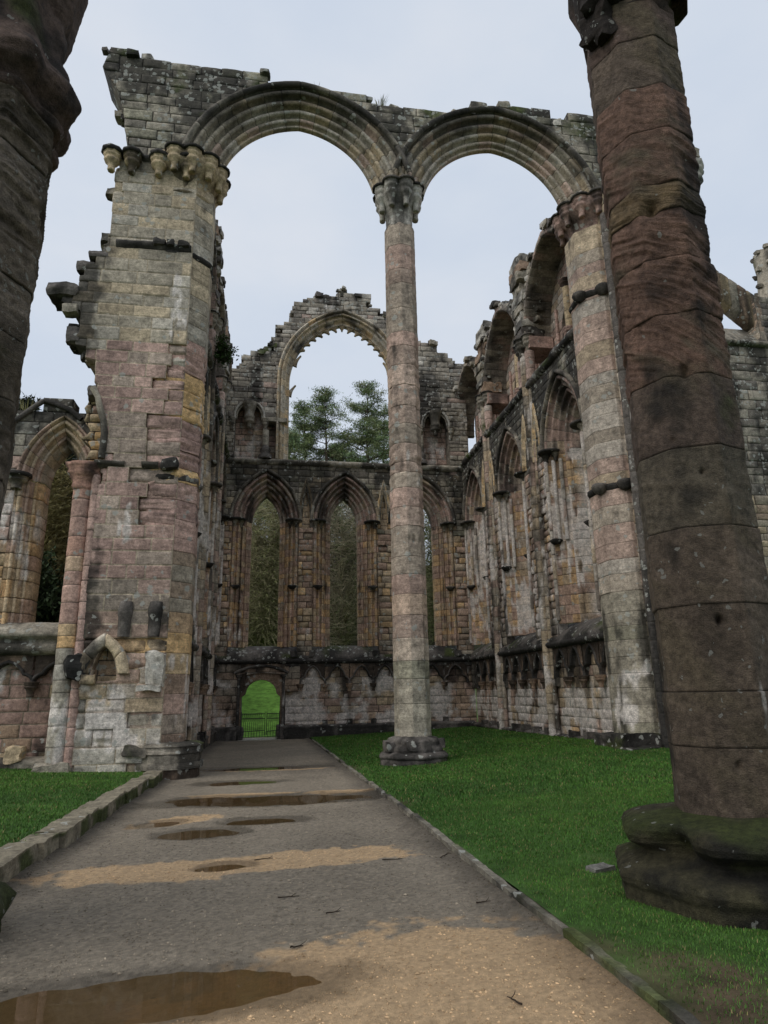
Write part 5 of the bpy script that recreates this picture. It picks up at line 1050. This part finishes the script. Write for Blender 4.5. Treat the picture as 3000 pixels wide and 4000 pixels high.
m.grid(P, np.broadcast_to(TURF, P.shape) * (1 + .4 * fbm(P, (2, 2, 0), 3, 4))[..., None]); tag(m.build('grass_bank', LAWN), 'raised grass bank left of the path', 'lawn', kind='structure')
def blades(name, pts, hgt, wid, col, seed, label):
    R = np.random.default_rng(seed); n = len(pts); a = R.uniform(0, 6.283, n); side = np.stack([np.cos(a), np.sin(a), 0 * a], -1) * (wid * R.uniform(.6, 1.3, n))[:, None]
    ln = np.stack([np.cos(a + 1.57 + R.normal(0, .6, n)), np.sin(a + 1.57 + R.normal(0, .6, n)), 0 * a], -1) * R.uniform(.1, .9, (n, 1)); h = (hgt * R.uniform(.5, 1.25, n))[:, None]
    mid = pts + (ln * .35 + [0, 0, .62]) * h; tip = pts + (ln + [0, 0, .95]) * h
    V = np.stack([pts - side, pts + side, mid - side * .7, mid + side * .7, tip], 1).reshape(-1, 3); i = np.arange(n)[:, None] * 5; m = MB()
    big = fbm(pts, (.5, .5, 0), 3, 31)
    cc = col[None] * (1 + .35 * big)[:, None] * R.uniform(.6, 1.45, (n, 1)) + np.outer(np.clip(big * 1.3 + R.normal(0, .4, n), 0, 1), [.022, .012, .0])
    dry = R.random(n) < .06; cc[dry] = L((120, 108, 70), 1.3)
    m.add(V, np.concatenate([i, i + 1, i + 3, i + 2], 1), np.repeat(cc, 5, 0), np.concatenate([i + 2, i + 3, i + 4], 1))
    return tag(m.build(name, GRASSM), label, 'grass', kind='stuff')
R = np.random.default_rng(33); GC = L((55, 88, 31), 1.4)
def scat(n, x0, x1, y0, y1): return R.uniform(x0, x1, n), R.uniform(y0, y1, n)
xs, yy, hs, ws = [], [], [], []
for n, x0, x1, y0, y1, h, w in ((95000, 1.9, 6.2, 3.2, 7.0, .026, .0024), (85000, 1.9, 8, 7, 11, .031, .004), (60000, 1.9, 9.6, 11, 18, .042, .007), (45000, 1.8, 9.7, 18, 32.3, .045, .012)):
    x, y = scat(n, x0, x1, y0, y1); xs.append(x); yy.append(y); hs.append(np.full(n, h)); ws.append(np.full(n, w))
xs, yy, hs, ws = map(np.concatenate, (xs, yy, hs, ws))
k = (xs > kx_r(yy) + .09) & (np.hypot(xs - CC[0], yy - CC[1]) > .85) & (np.hypot(xs - NR[0], yy - NR[1]) > .98)
Q = np.stack([xs, yy, 0 * xs], -1); bare = fbm(Q, (.9, .9, 0), 3, 8) + sm(1.3, .3, np.hypot((xs - 2.45), (yy - 4.5) * .8)) * .5; k &= R.random(len(xs)) > np.clip(bare - .3, 0, 1) * 1.2
k &= R.random(len(xs)) < .35 + .65 * sm(0, .35, xs - kx_r(yy) - .05)
xs, yy, hs, ws = xs[k], yy[k], hs[k], ws[k]
blades('grass', np.stack([xs, yy, lawn_z(xs, yy) - .005], -1), hs * (1 + .3 * fbm(np.stack([xs, yy, 0 * xs], -1), (.7, .7, 0), 2, 41)), ws, GC, 3, 'short green grass of the chapel lawn')
xs, yy = scat(95000, -9, -2.5, 5.5, 17.6); k = (xs < kx_l(yy) - .24 + R.normal(0, .03, len(xs))) & ~((xs > -4.5) & (yy > 16.5)); xs, yy = xs[k], yy[k]
blades('bank_grass', np.stack([xs, yy, bank_z(xs, yy) - .005], -1), np.full(len(xs), .04), np.full(len(xs), .005), GC * .95, 4, 'short grass growing on the raised left bank')
# loose gravel stones
n = 26000; x, y = R.uniform(-2.4, 2.0, n), 3.0 + 9.5 * R.random(n) ** 1.5; k = (x > kx_l(y)) & (x < kx_r(y)); x, y = x[k], y[k]; n = len(x); s = R.gamma(3., .0012, n) + .002
for e in POOL: s = np.where(ell(x, y, e) < 1.05, .0, s)
k = s > 0; x, y, s = x[k], y[k], s[k]; n = len(x)
dr = np.array([[1, 0, 0], [0, 1, 0], [-1, 0, 0], [0, -1, 0], [0, 0, 1], [0, 0, -1.]]); sc = np.stack([s * R.uniform(.7, 1.5, n), s * R.uniform(.7, 1.5, n), s * R.uniform(.4, .9, n)], -1)
a = R.uniform(0, 6.28, n); V = dr[None] * sc[:, None] * R.uniform(.75, 1.2, (n, 6, 1)); V = np.stack([V[..., 0] * np.cos(a)[:, None] - V[..., 1] * np.sin(a)[:, None], V[..., 0] * np.sin(a)[:, None] + V[..., 1] * np.cos(a)[:, None], V[..., 2]], -1)
V = V + np.stack([x, y, path_z(x, y) + s * .2], -1)[:, None]; F = np.array([[0, 1, 4], [1, 2, 4], [2, 3, 4], [3, 0, 4], [1, 0, 5], [2, 1, 5], [3, 2, 5], [0, 3, 5]])
base = path_c(np.stack([x, y, 0 * x], -1))[:, :3]; cc = base * R.uniform(.6, 1.35, (n, 1)) * np.where(R.random((n, 1)) < .03, 1.5, 1); m = MB(); m.add(V, None, np.repeat(cc, 6, 0), (F[None] + 6 * np.arange(n)[:, None, None]).reshape(-1, 3)); tag(m.build('gravel', BARK, smooth=False), 'loose gravel stones scattered on the path', 'gravel', kind='stuff')
def tubes(mb, Pl, r, C, sides=3):
    """Pl (n,k,3) polylines, r (n,k)"""
    n, k = Pl.shape[:2]; d = np.gradient(Pl, axis=1); d /= np.linalg.norm(d, axis=-1, keepdims=True) + 1e-9
    ref = np.where(np.abs(d[..., 2:3]) > .8, np.array([1., 0, 0]), np.array([0, 0, 1.])); a = np.cross(d, ref); a /= np.linalg.norm(a, axis=-1, keepdims=True) + 1e-9; b_ = np.cross(d, a)
    an = np.linspace(0, 2 * np.pi, sides, endpoint=False); ring = Pl[:, :, None] + r[..., None, None] * (np.cos(an)[:, None] * a[:, :, None] + np.sin(an)[:, None] * b_[:, :, None])
    i = np.arange(n * k * sides).reshape(n, k, sides); j = np.roll(i, -1, 2)
    Q = np.stack([i[:, :-1], j[:, :-1], j[:, 1:], i[:, 1:]], -1).reshape(-1, 4); C = np.broadcast_to(np.asarray(C).reshape(-1, 1, 1, 3) if np.asarray(C).ndim == 2 else C, ring.shape)
    mb.add(ring, Q, C.reshape(-1, 3))
TW = [(-.02, 7.92, .2, .2, 'thin twig lying on the long sand bar'), (.19, 6.41, .18, .1, 'short pale twig in the middle of the grey gravel'), (.22, 5.16, .1, .3, 'stubby dark twig just above the sand'), (1.86, 7.6, .2, .9, 'forked dark twig near the lawn edging'), (1.3, 7.55, .22, -.1, 'long thin twig right of the sand bar'), (1.76, 5.9, .12, .2, 'small twig beside the edging, near the bare turf'), (1.35, 4.04, .12, 1.9, 'dark twig lying in the nearest sand'), (.53, 5.87, .12, .4, 'bent brown twig in mid path')]
for i, (x, y, l, a, lb) in enumerate(TW):
    m = MB(); t = np.linspace(-.5, .5, 7); q = np.stack([x + t * l * math.cos(a) + R.normal(0, .006, 7), y + t * l * math.sin(a) + R.normal(0, .006, 7), path_z(np.full(7, x), np.full(7, y)) + .012], -1)[None]; tubes(m, q, np.linspace(.006, .003, 7)[None], L((48, 40, 34), 1.2), 5)
    q2 = np.stack([q[0, 4], q[0, 4] + [.03, .035, .004], q[0, 4] + [.05, .07, .008]])[None]; tubes(m, q2, np.array([[.003, .0025, .002]]), L((48, 40, 34), 1.2), 4); tag(m.build('twig', BARK), lb, 'twig', 'fallen twigs on the path')
m = MB(); cube(m, (3.02, 6.35, float(lawn_z(np.array(3.02), np.array(6.35))) + .02), (.22, .14, .04), L((100, 98, 92), 1.3), .3, 9, .012, 4); tag(m.build('flat_stone', STONE), 'flat grey stone lying in the grass beside the mossy column base', 'stone')
# ------------------------------------------------------------------ GATE
GT = thing('iron_gate', (-.42, 32.1, -.36), 'low black iron gate with pointed loops closing the doorway', 'gate'); IC = np.array([.02, .02, .022])
def bars(name, Ls, r, parent): 
    m = MB()
    for a, b_ in Ls: tubes(m, np.array([[a, b_]], float), np.full((1, 2), r), IC, 6)
    return m.build(name, IRON, parent)
gy = 32.1
for x0, x1 in ((-1.24, -.20), (-.12, .44)):
    bars('gate_frame', [((x0, gy, -.15), (x0, gy, .86)), ((x1, gy, -.15), (x1, gy, .86)), ((x0, gy, .0), (x1, gy, .0 + .05)), ((x0, gy, .56), (x1, gy, .56)), ((x0, gy, .76), (x1, gy, .76))], .017, GT)
    xs_ = np.arange(x0 + .09, x1 - .03, .092); bars('gate_bars', [((x, gy, .02), (x, gy, .64)) for x in xs_] + [((x - .046, gy, .56), (x - .046, gy, .80)) for x in xs_], .008, GT)
    m = MB()
    for x in xs_:
        for z0, zh in ((.62, .2), (.42, .2)):
            q = np.array([[x - .046, gy + .012, z0], [x - .04, gy + .012, z0 + zh * .5], [x, gy + .012, z0 + zh], [x + .04, gy + .012, z0 + zh * .5], [x + .046, gy + .012, z0]])[None]; tubes(m, q, np.full((1, 5), .007), IC, 4)
    m.build('gate_loops', IRON, GT)
bars('lower_rail', [((-1.3, gy + .03, -.24), (.48, gy + .03, -.22)), ((-1.28, gy + .03, -.36), (-1.28, gy + .03, .8)), ((.46, gy + .03, -.36), (.46, gy + .03, .8)), ((-1.1, gy + .03, -.24), (-1.1, gy + .03, -.4)), ((.3, gy + .03, -.24), (.3, gy + .03, -.4))] + [((x, gy + .03, -.24), (x, gy + .03, .02)) for x in np.arange(-1.15, .4, .12)], .010, GT)
# ------------------------------------------------------------------ HILL, TREES AND BUSHES BEYOND
def hill_z(x, y):
    z = np.interp(y, [28, 34, 36, 44, 48, 60, 76, 100, 300], [-.6, -.45, -.3, 2.6, 4.0, 9.5, 16.0, 17.5, 17.5]); z = np.where(x < -3.5, np.maximum(z, np.interp(y, [18.5, 19, 24, 34, 60, 100], [-.5, .0, 2.0, 5.0, 13., 17.])), z)
    return z + .4 * fbm(np.stack([x, y, 0 * x], -1), (.15, .15, 1), 3, 3) * sm(34, 40, y)
def hill_c(P):
    x, y = P[..., 0], P[..., 1]; c = L((78, 108, 46), 1.6) * (1 + .55 * fbm(P, (1.2, 1.2, 1.2), 5, 3, .65))[..., None]; d = L((58, 58, 38), 1.2) * (1 + .5 * fbm(P, (.9, .9, .9), 4, 6))[..., None]
    k = np.clip(sm(45.5, 48, y + 2 * fbm(P, (.3, .3, 0), 2, 5)) + (x < -4), 0, 1)[..., None]; return c * (1 - k) + d * k
X, Y = np.meshgrid(np.concatenate([np.linspace(-90, -14, 20), np.linspace(-13, 26, 70), np.linspace(28, 110, 22)]), np.concatenate([np.linspace(18.6, 33, 14), np.arange(33.75, 60, .4), np.linspace(61, 140, 40), [200, 320]]))
m = MB(); P = np.stack([X, Y, hill_z(X, Y)], -1); P[..., 2] = np.where((Y < 33.7) & (X > -9) & (X > -2.9), -1.1, P[..., 2]); P[..., 2] = np.where((Y < 33.7) & (X > -4.6), -1.1, P[..., 2]); m.grid(P, hill_c(P)); tag(m.build('hill', LAWN), 'green slope rising behind the ruins', 'hill', kind='structure')
def leafquads(mb, c, size, col, seed, flat=.0, asp=.45, dirs=None):
    R = np.random.default_rng(seed); n = len(c); a = R.normal(0, 1, (n, 3)) if dirs is None else dirs + R.normal(0, .35, (n, 3)); a /= np.linalg.norm(a, axis=1, keepdims=True); b_ = np.cross(a, R.normal(0, 1, (n, 3))); b_ /= np.linalg.norm(b_, axis=1, keepdims=True)
    s = (size * R.uniform(.6, 1.4, n))[:, None]; V = np.stack([c - a * s, c + b_ * s * asp, c + a * s, c - b_ * s * asp], 1); i = np.arange(n)[:, None] * 4 + np.arange(4); mb.add(V.reshape(-1, 3), i, np.repeat(col, 4, 0))
BK = L((70, 62, 54), 1.2)
def pine(x, y, h, rad, label, seed, cl=.42, dens=1., colr=(98, 112, 78)):
    R = np.random.default_rng(seed); z0 = float(hill_z(np.array([x * 1.]), np.array([y * 1.]))[0]); T = thing('pine_tree', (x, y, z0), label, 'tree', 'pines beyond the end wall')
    m = MB(); t = np.linspace(0, 1, 9); trunk = np.stack([x + .25 * np.sin(t * 4 + seed) * t, y + 0 * t, z0 - .3 + t * h * .97], -1); tubes(m, trunk[None], (.30 * (1 - t) + .03)[None], BK, 7)
    nb = int(84 * dens); lev = np.linspace(cl, .985, 15); fh = lev[R.integers(0, 15, nb)] + R.normal(0, .006, nb); fh[:10] = R.uniform(cl * .35, cl, 10); az = R.uniform(0, 6.283, nb); u = (fh - cl) / (1 - cl)
    ln = rad * np.clip(1.05 - np.abs(u - .15) ** 1.25 * 1.1, .16, 1) * R.uniform(.55, 1.2, nb); ln[:10] *= .55; rise = R.uniform(-.02, .22, nb) + .45 * np.clip(u, 0, 1)
    k = np.linspace(0, 1, 5); st = np.stack([np.interp(fh, t, trunk[:, 0]), np.full(nb, y), z0 + fh * h * .97], -1); d = np.stack([np.cos(az), np.sin(az), rise], -1)
    br = st[:, None] + d[:, None] * (ln[:, None] * k)[..., None]; br[..., 2] += .15 * ln[:, None] * k ** 2; tubes(m, br, (.05 * (1 - k) + .012)[None] * np.ones((nb, 1)), BK, 4)
    m.build('trunk', BARK, T)
    cl_c = []; cc = []
    for i in range(nb):
        q = 3 + int(6 * ln[i] / rad) if i >= 10 else 2
        for s in R.uniform(.35, 1.05, q):
            p = st[i] + d[i] * ln[i] * s; p[2] += .15 * ln[i] * s * s; p = p + R.normal(0, .16, 3); k_ = int(50 * R.uniform(.6, 1.3)); cl_c.append(p + R.normal(0, 1, (k_, 3)) * [.40, .40, .12]); cc.append(np.repeat(L(colr, 1.15)[None] * R.uniform(.55, 1.6) * np.array([R.uniform(.85, 1.25), 1, R.uniform(.8, 1.1)]), k_, 0))
    c = np.concatenate(cl_c); cc = np.concatenate(cc); m = MB(); leafquads(m, c, .15, cc * R.uniform(.7, 1.35, (len(c), 1)), seed, asp=.22); m.build('crown', LEAF, T)
PN_ = [(1.2, 74, 16.0, 4.0, 'small dark pine at the left jamb of the great empty window'), (3.4, 79, 21.3, 4.4, 'dense pine with a double top, left of centre in the great window'), (6.0, 77, 22.6, 4.6, 'tallest broad pine in the middle of the great window'), (8.3, 88, 19.0, 3.4, 'thin pine in the gap between the two tall ones'), (10.9, 75, 23.4, 4.3, 'spreading pine with a bare lower trunk, near the central column'), (13.9, 82, 22.5, 3.8, 'pine half hidden behind the upper shaft of the central column'), (-2.0, 84, 17.0, 3.2, 'pine hidden mostly by the end wall, left of the window')]
for i, (x, y, h, r, lb) in enumerate(PN_): pine(x, y, h, r, lb, 300 + i, cl=.5 if i == 4 else .38, dens=1.0)
def bush(name, x, y, h, rad, label, seed, n=900, col=(104, 96, 70), droop=.0, trunk=.0, leaf=None, nleaf=0, group=None, up=1., lsz=.08, z0=None):
    R = np.random.default_rng(seed); z0 = float(hill_z(np.array([x * 1.]), np.array([y * 1.]))[0]) if z0 is None else z0; T = thing(name, (x, y, z0), label, 'bush' if trunk == 0 else 'tree', group)
    m = MB(); ns = 9 if trunk == 0 else 6; k = np.linspace(0, 1, 7); az = R.uniform(0, 6.283, ns); sp = rad * R.uniform(.15, .55, ns); hh = h * R.uniform(.65, 1., ns)
    stems = np.stack([x + np.outer(np.cos(az) * sp, k) + .12 * R.normal(0, 1, (ns, 7)) * k, y + np.outer(np.sin(az) * sp, k) + .12 * R.normal(0, 1, (ns, 7)) * k, z0 - .2 + np.outer(hh, k)], -1)
    tubes(m, stems, (np.linspace(1, .15, 7)[None] * (.05 + trunk) * R.uniform(.6, 1.2, (ns, 1))), L(col, .8), 5); m.build('trunk', BARK, T)
    m = MB(); si = R.integers(0, ns, n); f = R.uniform(.12, 1., n); i0 = np.minimum((f * 6).astype(int), 5); w = (f * 6 - i0)[:, None]; p = stems[si, i0] * (1 - w) + stems[si, i0 + 1] * w
    a = R.uniform(0, 6.283, n); ln = rad * R.uniform(.25, .9, n) * (1.1 - .5 * f); q = np.linspace(0, 1, 6); d = np.stack([np.cos(a), np.sin(a), up * R.uniform(.1, 1.1, n)], -1)
    br = p[:, None] + d[:, None] * (ln[:, None] * q)[..., None]; br[..., 2] -= droop * (ln[:, None] * q ** 2) * 1.6; br += R.normal(0, .05, br.shape) * q[None, :, None]
    c1 = L(col, 1.2)[None] * R.uniform(.5, 1.6, (n, 1)); tubes(m, br, np.linspace(.016, .006, 6)[None] * R.uniform(.6, 1.5, (n, 1)), c1, 3)
    j = R.integers(0, n, n * 2); f2 = R.integers(1, 5, n * 2); p2 = br[j, f2]; a2 = R.uniform(0, 6.283, n * 2); l2 = rad * R.uniform(.1, .35, n * 2); d2 = np.stack([np.cos(a2), np.sin(a2), up * R.uniform(-.2, 1., n * 2)], -1); q2 = np.linspace(0, 1, 4)
    b2 = p2[:, None] + d2[:, None] * (l2[:, None] * q2)[..., None]; b2[..., 2] -= droop * 1.5 * l2[:, None] * q2 ** 2; tubes(m, b2, np.linspace(.009, .004, 4)[None] * np.ones((n * 2, 1)), L(col, 1.3)[None] * R.uniform(.5, 1.7, (n * 2, 1)), 3)
    if nleaf: 
        jj = R.integers(0, n * 2, nleaf); pt = b2[jj, R.integers(1, 4, nleaf)] + R.normal(0, .10, (nleaf, 3)); leafquads(m, pt, lsz, L(leaf, 1.2)[None] * R.uniform(.5, 1.6, (nleaf, 1)), seed, asp=.4)
    m.build('crown', LEAF if nleaf else BARK, T)
G = 'bare shrubs behind the windows'
bush('bare_shrub', -.6, 47.5, 12.6, 3.4, 'tall pale-brown drooping shrub filling the left window of the end wall', 501, 3200, (128, 122, 94), .35, 0, (104, 108, 68), 18000, G, 1., .07)
bush('bare_shrub', -1.6, 51.5, 9.0, 3.4, 'dark green undergrowth low behind the left window of the end wall', 502, 1500, (84, 88, 58), .3, 0, (66, 80, 42), 16000, G)
bush('bare_tree', 5.0, 47.2, 12.4, 3.2, 'bare twiggy tree with pale ivied trunk behind the middle window', 503, 2600, (136, 128, 108), .1, .10, (72, 80, 50), 7000, G)
bush('bare_shrub', 6.4, 51.0, 11.5, 3.6, 'dark tangle of shrubs behind the middle window and its tree', 504, 2200, (80, 76, 60), .1, 0, (58, 68, 42), 18000, G)
bush('bare_shrub', 12.4, 48.5, 13.0, 3.4, 'tangled shrub glimpsed in the right window beside the central column', 505, 2400, (106, 104, 76), .3, 0, (76, 86, 50), 14000, G)
bush('yew_bush', -8.1, 24.0, 4.6, 2.0, 'dense dark yew low in the aisle window', 506, 600, (44, 42, 30), 0, 0, (48, 60, 36), 26000, None, 1., .10)
bush('bare_shrub', -9.3, 28.0, 7.5, 2.4, 'pale olive-brown shrub in the middle of the aisle window', 507, 2200, (138, 128, 90), .1, 0, (112, 106, 66), 9000, None)
bush('evergreen_tree', -10.4, 31.5, 11.2, 3.0, 'tall dark evergreen filling the top of the aisle window', 508, 800, (52, 48, 38), .3, .1, (30, 38, 26), 32000, None, .4, .12)
bush('evergreen_tree', -12.2, 36.5, 10.8, 3.2, 'dark evergreen further back behind the aisle window', 509, 500, (52, 48, 38), .3, .1, (34, 42, 28), 22000, None, .4, .14)
bush('ivy', -1.95, 22.6, .9, .5, 'small green ivy clump growing on the side wall beside the pier', 510, 60, (54, 54, 36), .6, 0, (46, 66, 30), 900, None, .6, .06, 13.4)
tuft('grass_tuft', (2.98, 16.9, 19.42), 60, .35, .14, 'small grass tuft on the wall top between the two arches', 'grass tuft', L((112, 112, 70), 1.2), 1, 'tufts on the wall tops')
tuft('grass_tuft', (6.2, 16.9, 19.45), 26, .25, .3, 'sparse grass tuft over the right arch of the pair', 'grass tuft', L((112, 112, 70), 1.2), 2, 'tufts on the wall tops')
tuft('grass_tuft', (.95, 16.9, 19.62), 22, .25, .15, 'sparse grass tuft over the left arch of the pair', 'grass tuft', L((112, 112, 70), 1.2), 3, 'tufts on the wall tops')
tuft('grass_tuft', (-6.55, 17.8, 9.0), 30, .4, .2, 'dry grass tuft on top of the aisle wall', 'grass tuft', L((112, 108, 70), 1.2), 4, 'tufts on the wall tops')
tuft('grass_tuft', (9.5, 27.9, 13.3), 90, .3, .35, 'green tuft hanging on the dark ledge of the side wall', 'grass tuft', L((70, 84, 40), 1.2), 5, 'tufts on the wall tops')
# ------------------------------------------------------------------ SKY, SUN, CAMERA
W = bpy.data.worlds.new('World'); SC.world = W; W.use_nodes = True; nt = W.node_tree; nt.nodes.clear()
out = nd(nt, 'ShaderNodeOutputWorld'); bg = nd(nt, 'ShaderNodeBackground'); sky = nd(nt, 'ShaderNodeTexSky', sky_type='NISHITA'); sky.sun_disc = False
SEL, SAZ = math.radians(46), math.radians(244)
sky.sun_elevation = SEL; sky.sun_rotation = SAZ; sky.dust_density = 4.; sky.air_density = 1.2
tc = nd(nt, 'ShaderNodeTexCoord'); mp = nd(nt, 'ShaderNodeMapping'); mp.inputs['Scale'].default_value = (1., 1., 2.2); nt.links.new(tc.outputs['Generated'], mp.inputs[0])
cl = noise(nt, mp.outputs[0], 2.2, 5, .55); cc = ramp(nt, cl, [(.30, (6.3, 7.1, 8.35, 1)), (.52, (6.95, 7.6, 8.6, 1)), (.72, (7.7, 8.1, 8.8, 1))])
nt.links.new(mixc(nt, .90, sky.outputs[0], cc), bg.inputs[0]); bg.inputs[1].default_value = .10; nt.links.new(bg.outputs[0], out.inputs[0])
sl = bpy.data.lights.new('sun', 'SUN'); sl.energy = 1.4; sl.angle = math.radians(50); sl.color = (1., .97, .92); so = bpy.data.objects.new('sun', sl); COL.objects.link(so)
from mathutils import Matrix, Vector
d = Vector((math.sin(SAZ) * math.cos(SEL), math.cos(SAZ) * math.cos(SEL), math.sin(SEL))); so.rotation_euler = d.to_track_quat('Z', 'Y').to_euler(); so.location = (-8, -10, 30)
F = 1450.
vy = Vector((-246., -394., -F)).normalized(); vz = Vector((-99.5, 5336., -F)); vz = (vz - vy * vz.dot(vy)).normalized(); vx = vy.cross(vz)
M = Matrix((vx, vy, vz)).to_4x4(); M.translation = Vector((0, 0, 1.6))
cam = bpy.data.cameras.new('camera'); cam.sensor_fit = 'VERTICAL'; cam.sensor_height = 36.; cam.lens = F / 2212. * 36.; cam.clip_end = 2000; cam.clip_start = .05
co = bpy.data.objects.new('camera', cam); COL.objects.link(co); co.matrix_world = M; SC.camera = co
SC.view_settings.view_transform = 'Standard'; SC.view_settings.look = 'None'; SC.view_settings.exposure = 0.; SC.view_settings.gamma = 1.
SC.render.resolution_x, SC.render.resolution_y = 768, 1024
